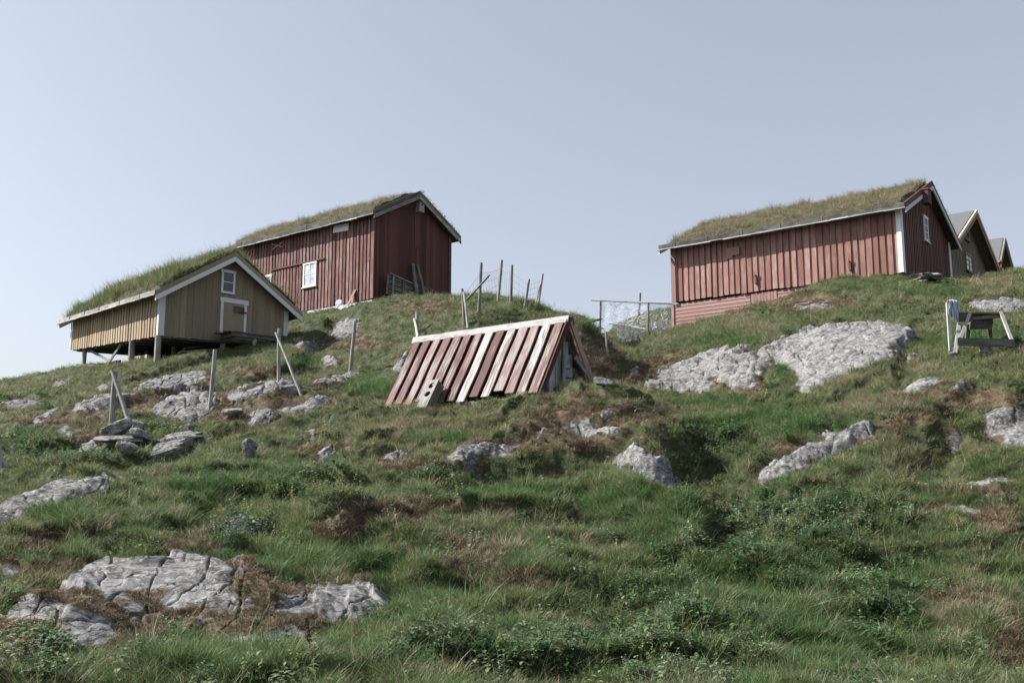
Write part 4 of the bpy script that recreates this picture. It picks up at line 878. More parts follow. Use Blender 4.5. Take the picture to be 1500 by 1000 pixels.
# --- ochre cabins at the right edge
def cabin(name, label, px, base, top, Y, th, pr, hr, og, oe, lng, mats):
    h = House(name, label, 'cabin', px, base, top, Y, th, None, pr); h.L = lng
    h.walls(hr, lambda x, y: -1.2, OCHRE_D, OCHRE_DG, .3, .2, .24, .15, .02, .022)
    h.roof(oe, og, .2, .10, OCHRE_DG)
    m = MB()
    for sg in (0, 1):
        X = (lambda x: x) if sg == 0 else (lambda x: h.W - x)
        e, c = X(-oe - .04), X(h.W / 2); ze, zc = h.hw - h.sl * (oe + .04) + .104, hr + .104; b = [(e, -og + .06, ze), (c, -og + .06, zc), (c, h.L + .2, zc), (e, h.L + .2, ze)]
        if sg: b = [b[1], b[0], b[3], b[2]]
        m.hexa(b, [(q[0], q[1], q[2] + .05) for q in b])
    m.build('slate_covering', SLATE, h.root)
    h.barge([(mats[1], .03, .24, .05, .0), (mats[0], .17, .16, .07, .012)])
    m = MB(); m.bar((-oe - .06, -og, h.hw - h.sl * oe + .03), (-oe - .06, h.L, h.hw - h.sl * oe + .03), .12, .1, (0, 0, 1)); m.build('gutter', OCHRE_D, h.root)
    return h
D = cabin('wooden_cabin', 'ochre cabin with slate roof and deep gable overhang just behind the red barn at right', 1392, 405, 352, 44, 39, 1443, 3.6, .5, .45, 6.5, (BEIGE, OCHRE_DG))
E_ = cabin('wooden_cabin', 'smaller ochre cabin with pale bargeboard, farthest right on the hill', 1455, 410, 376, 58, 39, 1466, 2.6, .55, .45, 6, (GREY, OCHRE_DG))
D.window('gable', 1411, 332, 1418, 354, OCHRE_DG, GLASS, 2, 1, .10, True)
D.window('gable', 1412, 369, 1424, 402, OCHRE_DG, GLASSP, 2, 3, .09, True, 'pale curtained window of the cabin')

# ---------------------------------------------------------------- root cellar with a roof of old boards
_o = P(785, 576, 21.0)
class Hut: pass
H = Hut(); th = R(39); H.b = Vector((math.sin(th), math.cos(th), 0)); H.a = Vector((-H.b.y, H.b.x, 0)); H.o = _o
H.root = empty('root_cellar', 'low A-frame cellar with peeling red and white board roof in mid hill', 'shed', _o, math.atan2(H.b.y, H.b.x))
HW, HL, HH = 2.05, 4.45, 1.74; c_ = HW / 2; sl_ = HH / c_; rake = math.atan(sl_)
nb = 14; y = -.12; k = 0
whites = {7: 1, 9: 1, 12: 1}
m = MB(); m.hexa([(0.05 + .09, -.05, .14), (.18, -.05, .14), (.18, HL + .1, .14), (.14, HL + .1, .14)], [(c_ - .02, -.05, HH - .04), (c_, -.05, HH - .04), (c_, HL + .1, HH - .04), (c_ - .02, HL + .1, HH - .04)])
m.build('under_boards', HUTU, H.root)
ys = np.linspace(HL + .12, -.14, nb + 1)
for i in range(nb):
    yc = (ys[i] + ys[i + 1]) / 2; wd = abs(ys[i] - ys[i + 1]) * random.uniform(.62, .74); z0 = -.02 + random.uniform(-.07, .05) + (.10 if i in (10, 11) else 0); x0 = z0 / sl_
    sk = random.uniform(-.02, .02); m = MB(); nn = 5; rr = random.random(); prev = None
    for q in range(nn):
        t0, t1 = q / nn, (q + 1) / nn
        def pnt(t, s_, d): 
            x = x0 + (c_ - x0) * t; z = z0 + (HH - z0) * t; wv = sk * (t - .5) + .008 * math.sin(9 * t + i)
            return (x - .045 - d * math.sin(rake), yc + s_ * wd / 2 + wv, z + d * math.cos(rake) * .9)
        j0 = len(m.v); m.hexa([pnt(t0, -1, .035), pnt(t0, -1, .0), pnt(t0, 1, .0), pnt(t0, 1, .035)], [pnt(t1, -1, .035), pnt(t1, -1, .0), pnt(t1, 1, .0), pnt(t1, 1, .035)], rr)
        for j in range(j0, j0 + 8): g = m.g[j]; m.g[j] = (g[0], g[1], g[2] + t0 * 2)
    m.build('roof_board', HUTW if i in whites else HUTR, H.root)
m = MB()   # far slope of the roof
m.hexa([(HW - .05, -.05, 0), (HW, -.05, 0), (HW, HL + .1, 0), (HW - .05, HL + .1, 0)], [(c_, -.05, HH - .02), (c_ + .05, -.05, HH), (c_ + .05, HL + .1, HH), (c_, HL + .1, HH - .02)]); m.build('far_roof_slope', HUTR, H.root)
m = MB(); m.bar((c_ - .10, -.2, HH - .03), (c_ - .10, HL + .15, HH - .03), .17, .03, (-.35, 0, -1)); m.build('ridge_cap', HUTC, H.root)
m = MB(); m.bar((c_ + .09, -.2, HH - .03), (c_ + .09, HL + .15, HH - .03), .20, .03, (.35, 0, -1)); m.build('ridge_cap', HUTU, H.root)
m = MB(); m.bar((-.06, -.17, -.05), (c_ - .01, -.17, HH + .02), .10, .035, (0, 1, 0)); m.bar((-.06, -.17, -.05), (c_ - .01, -.17, HH + .02), .035, .13, (0, 1, 0)); m.build('bargeboard', HUTU, H.root)
m = MB(); m.bar((HW + .12, -.17, -.12), (c_ + .01, -.17, HH + .02), .16, .035, (1, 0, .4)); m.build('bargeboard', RED_C, H.root)
# gable of grey boards
x = .12; 
while x < HW - .12:
    wd = random.uniform(.10, .17); zt = sl_ * min(x, HW - x - wd * .0) - .06; zt = max(.08, min(zt, sl_ * (HW - x - wd) - .02)) if x > c_ - wd else zt
    m = MB(); tl = random.uniform(-.02, .02); d_ = random.uniform(.03, .07)
    m.hexa([(x, d_, -.25), (x + wd - .012, d_, -.25), (x + wd - .012, d_ + .03, -.25), (x, d_ + .03, -.25)], [(x + tl, d_, zt), (x + wd - .012 + tl, d_, min(zt + .05, sl_ * (HW - x - wd) if x > c_ else zt + .1)), (x + wd - .012 + tl, d_ + .03, zt), (x + tl, d_ + .03, zt)])
    m.build('gable_board', GREYL if random.random() < .45 else GREY, H.root); x += wd
m = MB()
for k in range(4): m.box((c_ + .02, .0, .05 + .2 * k), (c_ + .48 - .08 * k, .025, .22 + .2 * k), 0)
m.build('door_hatch', GREY, H.root)
m = MB(); m.bar((c_ - .1, -.04, -.1), (c_ - .02, -.03, .95), .09, .04, (1, 0, 0)); m.build('door_post', GREYL, H.root)
m = MB(); y = -.05
while y < HL: y1 = y + random.uniform(.3, .6); m.box((-.02 + random.uniform(-.05, .03), y, -.4), (.2, min(y1, HL) - .02, -.05)); y = y1
m.build('stone_footing', ROCKD, H.root)
def wpos(h, x, y, z): return h.o + h.b * x + h.a * y + Vector((0, 0, z))
def plank(name, label, p0, p1, w_, t, mat, cat='plank', group=None, side=None):
    m = MB(); p0 = Vector(p0); p1 = Vector(p1); m.bar((0, 0, 0), p1 - p0, w_, t, side); o = m.build(name, mat); o.location = p0; tag(o, label, cat, group); return o
a = wpos(H, HW + .28, -.35, -.12); b = wpos(H, c_ + .28, -.10, .92); plank('leaning_plank', 'long grey plank leaning against the right side of the cellar gable', a, b, .15, .035, GREY, side=H.b)
a = wpos(H, c_ + .62, -.2, -.1); b = wpos(H, c_ + .35, -.05, .55); plank('leaning_plank', 'short grey plank leaning on the cellar hatch', a, b, .11, .03, GREYD, side=H.b)
a = wpos(H, .32, -.18, -.12); b = wpos(H, .45, -.02, .62); plank('leaning_plank', 'pale plank propped at the left foot of the cellar gable', a, b, .12, .03, GREYL, side=H.b)
# board with two round holes, leaning on the cellar roof
q0 = P(616, 598, 22.3); q0.z = gz(q0.x, q0.y) - .03; q1 = P(637, 557, 22.75)
ax = (q1 - q0); L_ = ax.length; ax.normalize(); sd1 = H.a.copy() * -1; sd1 = (sd1 - ax * sd1.dot(ax)).normalized(); nn_ = ax.cross(sd1)
if nn_.dot(Vector((-.5, -.8, 0))) < 0: nn_ = -nn_
r0 = empty('holed_box', 'grey wooden box with two round holes leaning against the cellar roof', 'box', q0)
def plate_holes(w_, L_, t, holes, rad, mat, name, parent):
    """flat board with round holes cut through"""
    pts = []; edges = []; 
    def loop(l):
        s0 = len(pts); pts.extend([Vector(q) for q in l]); edges.extend([(s0 + i, s0 + (i + 1) % len(l)) for i in range(len(l))])
    loop([(-w_ / 2, 0), (w_ / 2, 0), (w_ / 2, L_), (-w_ / 2, L_)])
    for hc in holes: loop([(math.cos(j * math.pi / 10) * rad, hc + math.sin(j * math.pi / 10) * rad) for j in range(20)])
    vv, ee, ff, _, _, _ = delaunay_2d_cdt(pts, edges, [], 1, 1e-5)
    ff = [f_ for f_ in ff if all((sum((vv[i] for i in f_), Vector((0, 0))) / len(f_) - Vector((0, hc))).length > rad * .97 for hc in holes)]
    V = []; 
    for d in (0, t): V += [sd1 * v_.x + ax * v_.y + nn_ * d for v_ in vv]
    n0 = len(vv); fc = [tuple(f_) for f_ in ff] + [tuple(i + n0 for i in f_)[::-1] for f_ in ff]
    cnt = {}
    for f_ in ff:
        for i in range(len(f_)): e = (f_[i], f_[(i + 1) % len(f_)]); cnt[e] = 1
    for (i, j) in cnt:
        if (j, i) not in cnt: fc.append((j, i, i + n0, j + n0))
    return mesh_obj(name, V, fc, mat, parent, g=[(v_.dot(sd1), v_.dot(nn_), v_.dot(ax)) for v_ in V], r=[.5] * len(V))
plate_holes(.30, L_, .03, [L_ * .52, L_ * .80], .082, GREY, 'holed_board', r0)
m = MB(); m.bar(sd1 * .15 + nn_ * -.09, sd1 * .15 + nn_ * -.09 + ax * L_ * .95, .22, .02, nn_); m.bar(sd1 * -.14 + nn_ * -.09, sd1 * -.14 + nn_ * -.09 + ax * L_ * .95, .22, .02, nn_); m.build('side_board', GREYD, r0)
m = MB(); m.bar(nn_ * -.12 + ax * L_ * .35, nn_ * -.12 + ax * L_ * .95, .26, .02, sd1); m.build('back_board', DARK, r0)

# ---------------------------------------------------------------- fences
def pole(px0, py0, px1, py1, rad=.045, mat=GREY, Y=None, n=8, dy=0.):
    """pole mesh from the ground at one photo pixel to a top at another; returns foot, vector"""
    g = ground(px0, py0) if Y is None else P(px0, py0, Y); t = P(px1, py1, g.y + dy); return g, t
def fence_post(label, foot, top, rad=.05, brace=None, Y=None, mat=GREY, group='grey fence posts on the hill'):
    g, t = pole(*foot, *top, Y=Y); r_ = empty('fence_post', label, 'fence post', g, 0, group); v = t - g
    m = MB(); m.tube([-v * .15, v * .3 + Vector((random.uniform(-.01, .01), 0, 0)), v * .7 + Vector((random.uniform(-.01, .01), 0, 0)), v], [rad * 1.1, rad, rad * .98, rad * .9], 9, .07); m.build('post', mat, r_)
    for bt, bb in (brace or []):
        p1 = P(*bt, g.y - .08); p0 = ground(*bb) if len(bb) == 2 else P(*bb)
        p0 = Vector(P(bb[0], bb[1], g.y - .75 if len(bb) == 2 else bb[2])); 
        m = MB(); m.tube([p0 - g - (p1 - p0) * .06, (p0 + p1) / 2 - g + Vector((.01, 0, .01)), p1 - g], [rad * .8, rad * .75, rad * .7], 8, .06); m.build('brace', GREYL if rad > .05 else GREY, r_)
    return g, t
FP = [
 fence_post('thick grey post with a slanting brace above the slab pile, far left', (163, 630), (169, 544), .062, [((164, 543), (196, 644))]),
 fence_post('single tall post leaning right below the corner of the ochre shed', (307, 604), (315, 512), .058),
 fence_post('braced post in front of the landing of the ochre shed', (408, 572), (409, 481), .050, [((404, 487), (440, 577))]),
 fence_post('single post leaning right uphill of the cellar, over a dark stone', (513, 549), (520, 470), .058),
 fence_post('thick grey post cut off by the left edge of the photo', (2, 684), (-6, 640), .075),
 fence_post('short post with a stub beside the left end of the cellar ridge', (611, 492), (611, 457), .065, [((607, 467), (612, 492))]),
 fence_post('post of the wire fence with a twin stick and a long thin branch beside it', (680, 478), (677, 423), .045, [((679, 428), (685, 478)), ((717, 403), (682, 441, 29.6))]),
 fence_post('tall wire fence post leaning slightly right, second on the mound', (701, 460), (705, 385), .05),
 fence_post('tallest wire fence post, on top of the mound', (730, 441), (735, 381), .055),
 fence_post('tall wire fence post right of the tallest one on the mound', (748, 443), (750, 388), .045),
 fence_post('shorter wire fence post near the right end of the mound', (769, 450), (775, 409), .045),
 fence_post('leaning wire fence post crossed by a brace, farthest right on the mound', (788, 447), (795, 401), .04, [((791, 417), (783, 453))]),
 fence_post('short thin grey stake standing against the turf bank', (890, 521), (888, 486), .035),
]
# sagging wires of the fence on the mound
def wire_fence():
    r_ = empty('wire_fence', 'thin sagging wire netting strung between the posts on the mound', 'wire fence', FP[6][0])
    ps = [FP[i] for i in (6, 7, 8, 9, 10, 11)]; base = FP[6][0]
    for h in (.95, .72, .50, .3, .12):
        m = MB(); pts = []
        for (g, t) in ps: pts.append(g.lerp(t, h * .85))
        out = []
        for a, b in zip(pts, pts[1:]):
            for k in range(5): q = a.lerp(b, k / 5); q.z -= .25 * (k / 5) * (1 - k / 5) * (b - a).length * .35; out.append(q - base)
        out.append(pts[-1] - base); m.tube(out, .0035, 4); m.build('wire', WIRE, r_)
    for (g0, t0), (g1, t1) in zip(ps, ps[1:]):
        n_ = max(2, int((g1 - g0).length / .22))
        for k in range(1, n_):
            a = g0.lerp(g1, k / n_); b = t0.lerp(t1, k / n_); f_ = k / n_; s_ = .25 * f_ * (1 - f_) * (b - a).length * .6
            m = MB(); m.tube([a.lerp(b, .1) - base - Vector((0, 0, s_)), a.lerp(b, .8) - base - Vector((0, 0, s_))], .0028, 3); m.build('wire', WIRE, r_)
wire_fence()

# ---------------------------------------------------------------- net rack left of the long barn
NY = 38.6
r_ = empty('net_rack', 'pole rack hung with pale fishing net left of the long red barn', 'net rack', P(949, 490, NY)); base = r_.location.copy()
def rk(name, pts, rad, mat, rough=.06):
    m = MB(); m.tube([Vector(p) - base for p in pts], rad, 8, rough); return m.build(name, mat, r_)
def down(p, d=.5): return Vector((p.x, p.y, min(p.z, gz(p.x, p.y)) - d * .3))
rk('rail', [P(866, 439.5, NY + 1.5), P(920, 442, NY + .6), P(945, 443, NY)], .032, GREYL); rk('rail', [P(945, 443.3, NY), P(985, 444.5, NY + .1)], .04, WHITE)
rk('post', [down(P(878, 476, NY + 1.4)), P(880, 439, NY + 1.4)], .04, GREYD); rk('post', [down(P(949, 490, NY - .08)), P(949.5, 443, NY - .08)], .05, GREY)
rk('post', [P(935, 476, NY + 4), P(938, 429, NY + 4)], .045, GREYD)
def net(poly_top, poly_bot, nu, nv, mat, sag, rad=.0055, jit=.02):
    """fishing net: knotted strands between two edges"""
    def at(l, t): 
        t = t * (len(l) - 1); i = min(int(t), len(l) - 2); return l[i].lerp(l[i + 1], t - i)
    G = [[at(poly_top, i / nu).lerp(at(poly_bot, i / nu), (j / nv)) - base + Vector((random.gauss(0, jit), random.gauss(0, jit) + sag * math.sin(math.pi * j / nv) * math.sin(i * .7), random.gauss(0, jit))) for j in range(nv + 1)] for i in range(nu + 1)]
    v = []; f = []
    def strand(a, b):
        d = (b - a).normalized(); s1 = d.cross(Vector((0, 1, 0))).normalized() * rad; s2 = d.cross(s1).normalized() * rad; i = len(v)
        v.extend([a + s1, a - s1 * .5 + s2, a - s1 * .5 - s2, b + s1, b - s1 * .5 + s2, b - s1 * .5 - s2]); f.extend([(i, i + 1, i + 4, i + 3), (i + 1, i + 2, i + 5, i + 4), (i + 2, i, i + 3, i + 5)])
    for i in range(nu):
        for j in range(nv):
            if (i + j) % 2 == 0: strand(G[i][j], G[i + 1][j + 1])
            else: strand(G[i][j + 1], G[i + 1][j])
    return mesh_obj('net', v, f, mat, r_)
tp = lambda l: [P(*q) for q in l]
net(tp([(881, 441, NY + 1.4), (915, 443, NY + .7), (947, 444, NY)]), tp([(879, 474, NY + 1.4), (915, 478, NY + .9), (946, 478, NY + .2)]), 34, 20, ROPE, .05)['label'] = 'fine pale net hanging between the posts'
net(tp([(951, 445, NY), (985, 446, NY + .1)]), tp([(954, 484, NY), (984, 478, NY + .1)]), 18, 18, ROPE, .12, .005)['label'] = 'loose pale net between post and barn corner'
net(tp([(953, 462, NY - .1), (966, 478, NY - .1), (984, 466, NY)]), tp([(952, 486, NY - .1), (964, 489, NY - .1), (976, 485, NY - .1)]), 26, 14, ROPE, .1, .009, .03)['label'] = 'bunched net sagging to the ground'
net(tp([(896, 476, NY + 1), (922, 479, NY + .6), (946, 482, NY)]), tp([(908, 496, NY - 2.0), (922, 500, NY - 2.2), (942, 497, NY - 1.2)]), 34, 20, ROPED, .06, .009)['label'] = 'dark net draped down the slope'
rk('rail', [P(893, 474, NY + 1), P(925, 478, NY + .6), P(947, 482, NY)], .03, GREYL)
# boards on top of the turf bank
for k, (a, b, w_) in enumerate((((838, 472.5, 29.6), (880, 468, 29.9), .22), ((848, 475, 29.2), (872, 470.5, 29.2), .14))):
    plank('loose_board', ['wide grey board lying on top of the turf bank', 'narrow grey board on the turf bank under the wide one'][k], P(*a), P(*b), w_, .035, GREY, 'board', side=(0, 1, 0))

# ---------------------------------------------------------------- lean-to things at the tall barn's gable
def gp(px, py, off): q = A.hit('gable', px, py, off); return A.world(*q)
r_ = empty('old_crate_side', 'long grey slatted crate panel tilted against the gable of the tall red barn', 'crate panel', gp(600, 437, -.5)); base = r_.location.copy()
def crossb(name, a, b, w_, t, mat, side):
    m = MB(); m.bar(a - base, b - base, w_, t, side); return m.build(name, mat, r_)
for k in range(4): crossb('slat', gp(567, 404 + k * 7.5, -.4 - .05 * k), gp(628, 424 + k * 6.5, -.4 - .05 * k), .19, .03, GREYD, (0, 0, 1))
for px in (569, 577, 592, 610): crossb('batten', gp(px, 401 + (px - 567) * .33, -.5), gp(px - 2, 430 + (px - 567) * .25, -.62), .12, .03, GREY if px == 577 else GREYD, H.b)
crossb('top_rail', gp(571, 400, -.48), gp(608, 417, -.48), .06, .05, GREYL, (0, 0, 1))
plank('leaning_plank', 'dark plank leaning steeply over the crate panel at the barn gable', gp(612, 440, -.9), gp(605, 386, -.12), .20, .04, GREYD, side=A.b)
plank('leaning_plank', 'second dark plank right of the steep one at the barn gable', gp(624, 440, -.8), gp(612, 388, -.12), .16, .04, GREYD, side=A.b)
plank('leaning_plank', 'thin dark pole lying down the slope below the crate panel', gp(626, 421, -.6), gp(645, 434, -.7), .08, .05, GREYD)
plank('leaning_plank', 'short weathered board leaning on the red wall beside the white stone', A.world(-.35, 1.35, -.25), A.world(-.06, 1.15, .55), .16, .03, RED_CF, side=A.a)
plank('leaning_plank', 'second short board against the red wall by the white stone', A.world(-.35, 1.05, -.2), A.world(-.06, 1.25, .45), .14, .03, RED_C, side=A.a)
for k, (u, v_, ln) in enumerate(((1.2, .6, 2.6), (1.8, 1.4, 2.2), (2.4, .4, 3.0))):
    q = B.world(u, v_, 0); q.z = gz(q.x, q.y) + .09; q2 = B.world(u + ln * .8, v_ + .4, 0); q2.z = gz(q2.x, q2.y) + .10
    plank('stored_board', ['pale board stored on the ground under the ochre shed', 'second board stored deeper under the ochre shed', 'long board stored under the middle of the ochre shed'][k], q, q2, .2, .05, GREYL, 'board', side=(0, 1, 0))
plank('stored_board', 'pale beam lying on the grass under the left part of the ochre shed', *[(lambda q: Vector((q.x, q.y, gz(q.x, q.y) + .12)))(B.world(.4, y_, 0)) for y_ in (3.9, 1.6)], .16, .12, GREYL, 'beam', side=(0, 0, 1))

# ---------------------------------------------------------------- wooden frame with cloth at the right
TY_ = 20.6
g0 = P(1432, 505, TY_); r_ = empty('trestle_table', 'weathered grey trestle table frame with a low front beam on the right slope', 'table', g0); base = g0.copy()
def tb(name, a, b, w_, t, mat, side=None):
    a = P(*a) - base; b = P(*b) - base; m = MB(); m.bar(a, b, w_, t, side); return m.build(name, mat, r_)
tb('front_beam', (1402, 500.5, TY_ - .35), (1485.5, 502.5, TY_ - .35), .155, .05, GREYD, (0, 0, 1))
tb('top_beam', (1399, 465.5, TY_ + .05), (1424, 465, TY_ + .05), .17, .05, GREYD, (0, 0, 1))
tb('top_board', (1399, 459.8, TY_ + .12), (1469, 460, TY_ + .12), .22, .03, GREYD, (0, 1, 0)); tb('top_board', (1420, 460.5, TY_ + .42), (1462, 461, TY_ + .42), .26, .03, GREYD, (0, 1, 0))
tb('trough_board', (1421, 472, TY_ + .3), (1454, 472, TY_ + .3), .30, .03, GREYD, (0, -.4, 1)); tb('shelf', (1422, 466, TY_ + .06), (1468, 463, TY_ + .06), .06, .04, GREYD, (0, 0, 1))
tb('leg', (1407, 495, TY_ - .31), (1420.5, 459, TY_ + .03), .065, .04, GREYL, (1, 0, 0)); tb('leg', (1482.5, 499, TY_ - .31), (1466, 457, TY_ + .03), .065, .04, GREYL, (1, 0, 0))
tb('leg', (1399.5, 517, TY_ - .4), (1405, 473, TY_ + .1), .07, .04, GREYL, (1, 0, 0)); tb('leg', (1450.5, 497, TY_ + .75), (1449, 474, TY_ + .5), .08, .05, GREYD, (1, 0, 0)); tb('leg', (1417, 497, TY_ + .75), (1418, 474, TY_ + .5), .08, .05, GREYD, (1, 0, 0))
g, t = P(1392, 504, TY_ - .05), P(1388, 443, TY_ - .05)
r2 = empty('clothes_post', 'pale upright post standing beside the wooden frame, cloth over its top', 'post', g)
m = MB(); m.bar(-(t - g) * .15, t - g, .065, .045, (1, 0, 0)); m.build('post', GREYL, r2)
t2 = P(1402, 441, TY_ + .12); m = MB(); m.bar(t - g - Vector((0, 0, .04)), t2 - g - Vector((0, 0, .03)), .04, .04); m.build('crossbar', GREYL, r2)
m = MB(); m.tube([t2 - g - Vector((0, 0, .05)), t2 - g + Vector((0, 0, .06))], .006, 5); m.build('nail', GREYD, r2)
# striped cloth draped over the post and bar
nu, nv = 30, 26; V = []; F_ = []
tl = P(1386, 444, TY_ - .12); wv = .27
for j in range(nv + 1):
    s_ = j / nv
    for i in range(nu + 1):
        u = i / nu; fold = .022 * math.sin(u * 17 + 1.2 * s_) * (.3 + s_) + .012 * math.sin(u * 31 + 2)
        arc = s_ * .62 - .14 * (1 - u * .4)   # cloth length over the bar; negative hangs behind
        front = arc > 0; hang = abs(arc)
        x = -.02 + u * wv * (1 + .12 * s_) + .02 * s_ + (0.03 * math.sin(s_ * 5)) ; yv = (-.05 if front else .05) * min(1, hang / .04) - fold + u * .15; z = -max(0, hang - .02) * (1.0 - .42 * (1 - u)) + .035 * math.exp(-(hang / .04) ** 2) + .03 * math.sin(u * 3.1)
        V.append((x, yv, z))
for j in range(nv):
    for i in range(nu): a = j * (nu + 1) + i; F_.append((a, a + 1, a + nu + 2, a + nu + 1))
m_ = N('striped cloth'); oc = m_.obj(); wvn = m_.n('TexWave', wave_type='BANDS', bands_direction='X'); m_.l(oc, wvn.inputs['Vector']); wvn.inputs['Scale'].default_value = 7.5; wvn.inputs['Distortion'].default_value = .6
CLOTH = m_.fin(m_.mix(m_.ramp(wvn.outputs['Fac'], .60, .75), (.50, .53, .60), (.13, .17, .27)))
tw = mesh_obj('cloth', V, F_, CLOTH, smooth=True); tw.location = t - g + g + Vector((0, 0, .01)); sdm = tw.modifiers.new('thick', 'SOLIDIFY'); sdm.thickness = .006
tag(tw, 'light blue striped cloth draped over the pale post by the wooden frame', 'cloth')

# ---------------------------------------------------------------- ground cover, grown where it stands on the hill
def sample(n_, y0, y1, wide=.62, pw=1.0):
    """points on the hill, denser near the viewer"""
    a = rng.random(n_)
    Y = (y0 ** (1 - pw) + a * (y1 ** (1 - pw) - y0 ** (1 - pw))) ** (1 / (1 - pw)) if pw != 1 else y0 * (y1 / y0) ** a
    X = rng.uniform(-wide, wide, n_) * Y; return X, Y
footprints = []
for h_ in (A, B, Cc, D, E_): footprints.append((h_.o, h_.a, h_.b, h_.L, h_.W, .0 if h_ is not B else -.3))
footprints.append((H.o, H.a, H.b, HL, HW, .02))
def free(x, y):
    ok = np.ones(x.shape, bool)
    for o, a, b, L, W, mg in footprints:
        dx = x - o.x; dy = y - o.y; u = dx * b.x + dy * b.y; v = dx * a.x + dy * a.y; ok &= ~((u > -mg) & (u < W + mg) & (v > -mg) & (v < L + mg))
    return ok
X, Y = sample(160000, 6.5, 62, .60, 1.25); XW, YW = sample(52000, 6, 62, .35, 1.3); XW = XW + np.sign(XW) * .60 * YW; X = np.concatenate([X, XW]); Y = np.concatenate([Y, YW]); ok = free(X, Y); X, Y = X[ok], Y[ok]
Zt = Z(X, Y); br, lu, he, dr = zones(X, Y, Zt); rk_ = in_rock(X, Y); r0_ = rng.random(len(X)); r1_ = rng.random(len(X))
bare = rk_ > .0 + .16 * fbm(X * 3.1, Y * 3.1, 3) + .04 * (r0_ - .5)
brown = br > .50 + .25 * (r0_ - .5); lush = lu > .5 + .3 * (r1_ - .5); herb = he > .55 + .5 * (r0_ - .5); dry = dr > .6 + .4 * (r1_ - .5)
edge = (rk_ > -.12) & ~bare
kind = np.full(len(X), 0)                    # 0 short green
kind[r0_ < .08 + .25 * fbm(X * .5, Y * .5, 2)] = 2; kind[lush] = 1; kind[dry] = np.where(r0_[dry] < .45, 3, 2); kind[brown & (r1_ < .88)] = 4; kind[herb & ~brown & (r1_ < .40)] = 5
kind[(kind < 2) & (r1_ > .93)] = 3; kind[(kind < 2) & (r1_ > .875) & (r1_ < .9)] = 5; kind[edge & (r1_ < .5)] = 4; kind[edge & (r1_ > .8)] = 3; kind[bare] = -1
nearf = np.clip((Y - 6) / 30, 0, 1); patch = 1 + .75 * fbm(X * 1.9 + 3, Y * 1.9, 3)
scl = patch * (.62 + .45 * rng.random(len(X))) * (.82 + .55 * nearf); tus = fbm(X * 2.6 + 31, Y * 2.6 - 7, 2) > .26; kind[tus & (kind == 0) & (r0_ < .7)] = 2; scl = np.where(tus & (kind != 1), scl * 1.5, scl); kind[(kind == 5) & (r0_ > .84)] = 6; scl = np.clip(scl, .35, 2.2) * np.where((kind == 5), rng.uniform(.55, 1.25, len(X)), 1.) * np.where((kind == 1) & (r0_ > .8), 1.5, 1.)
specs = ((0, 'short_grass', 'short green grass covering most of the hillside', C_SHORT, 1.), (1, 'lush_grass', 'longer lush green grass in the damp hollows', C_LUSH, 1.), (2, 'olive_grass', 'olive and straw mixed grass on the slope', C_OLIVE, 1.), (3, 'dry_grass', 'dry straw coloured grass on the drier banks', C_DRY, .9), (4, 'heather', 'brown heather and moss over thin soil', C_BROWN, 1.), (6, 'pale_herbs', 'yellowing pale herbs mixed among the leafy ones', C_PALE, .85), (5, 'leafy_herbs', 'low leafy herbs growing thickly in the gully and foreground', C_HERB, 1.))
for kk, nm, lb, cc, s_ in specs:
    q = kind == kk
    if kk >= 5: q = q & (Y < 34)
    o = scatter(nm, np.stack([X[q], Y[q], Zt[q] - .01], -1), scl[q] * s_ * (1 - .35 * edge[q]), cc); tag(o, lb, nm.replace('_', ' '), kind='stuff')
# extra fine grass close to the viewer
X2, Y2 = sample(16000, 6.5, 17, .60, 1.1); Z2 = Z(X2, Y2); b2, l2, h2, d2 = zones(X2, Y2, Z2); q = (in_rock(X2, Y2) < -.05) & (b2 < .45) & ((h2 < .6) | (rng.random(len(X2)) < .3))
o = scatter('meadow_grass', np.stack([X2[q], Y2[q], Z2[q] - .01], -1), rng.uniform(.5, 1.1, q.sum()) * (1 + .6 * fbm(X2[q] * 1.3, Y2[q] * 1.3, 2)), C_LUSH, lean=.25); tag(o, 'finer grass blades of the near meadow', 'grass', kind='stuff')
# moss and heather growing on the bedrock itself
px_, py_, pz_ = [], [], []
for wp, GX, GY, sdv, ZZ, ms in ROCKS:
    cand = np.argwhere((ms > .55) & (sdv > 0)); 
    if len(cand) == 0: continue
    area = len(cand) * abs(GX[0, 1] - GX[0, 0]) * abs(GY[1, 0] - GY[0, 0]); n_ = min(len(cand), int(area * 260)); c = cand[rng.choice(len(cand), n_, replace=False)]
    px_ += list(GX[c[:, 0], c[:, 1]]); py_ += list(GY[c[:, 0], c[:, 1]]); pz_ += list(ZZ[c[:, 0], c[:, 1]])
o = scatter('rock_moss', np.stack([px_, py_, pz_], -1), rng.uniform(.5, 1.1, len(px_)), C_MOSS); tag(o, 'brown and ochre moss cushions on the bare rocks', 'moss', kind='stuff')
sel = rng.random(len(px_)) < .35; o = scatter('rock_heather', np.stack([px_, py_, pz_], -1)[sel], rng.uniform(.4, .9, sel.sum()), C_BROWN); tag(o, 'wiry heather and dry stems rooted in the rock cracks', 'heather', kind='stuff')
X3, Y3 = sample(2600, 6.5, 30, .60, 1.2); q = in_rock(X3, Y3) < -.05; X3, Y3 = X3[q], Y3[q]; C_STRAW = coll('straw', [tuft('straws', G_DRY, 5, .10, .42, .004, .45, 4, .8, 150 + i) for i in range(3)])
o = scatter('seed_stalks', np.stack([X3, Y3, Z(X3, Y3)], -1), rng.uniform(.5, 1.1, len(X3)), C_STRAW, lean=.25); tag(o, 'thin pale seed stalks standing above the grass', 'grass', kind='stuff')

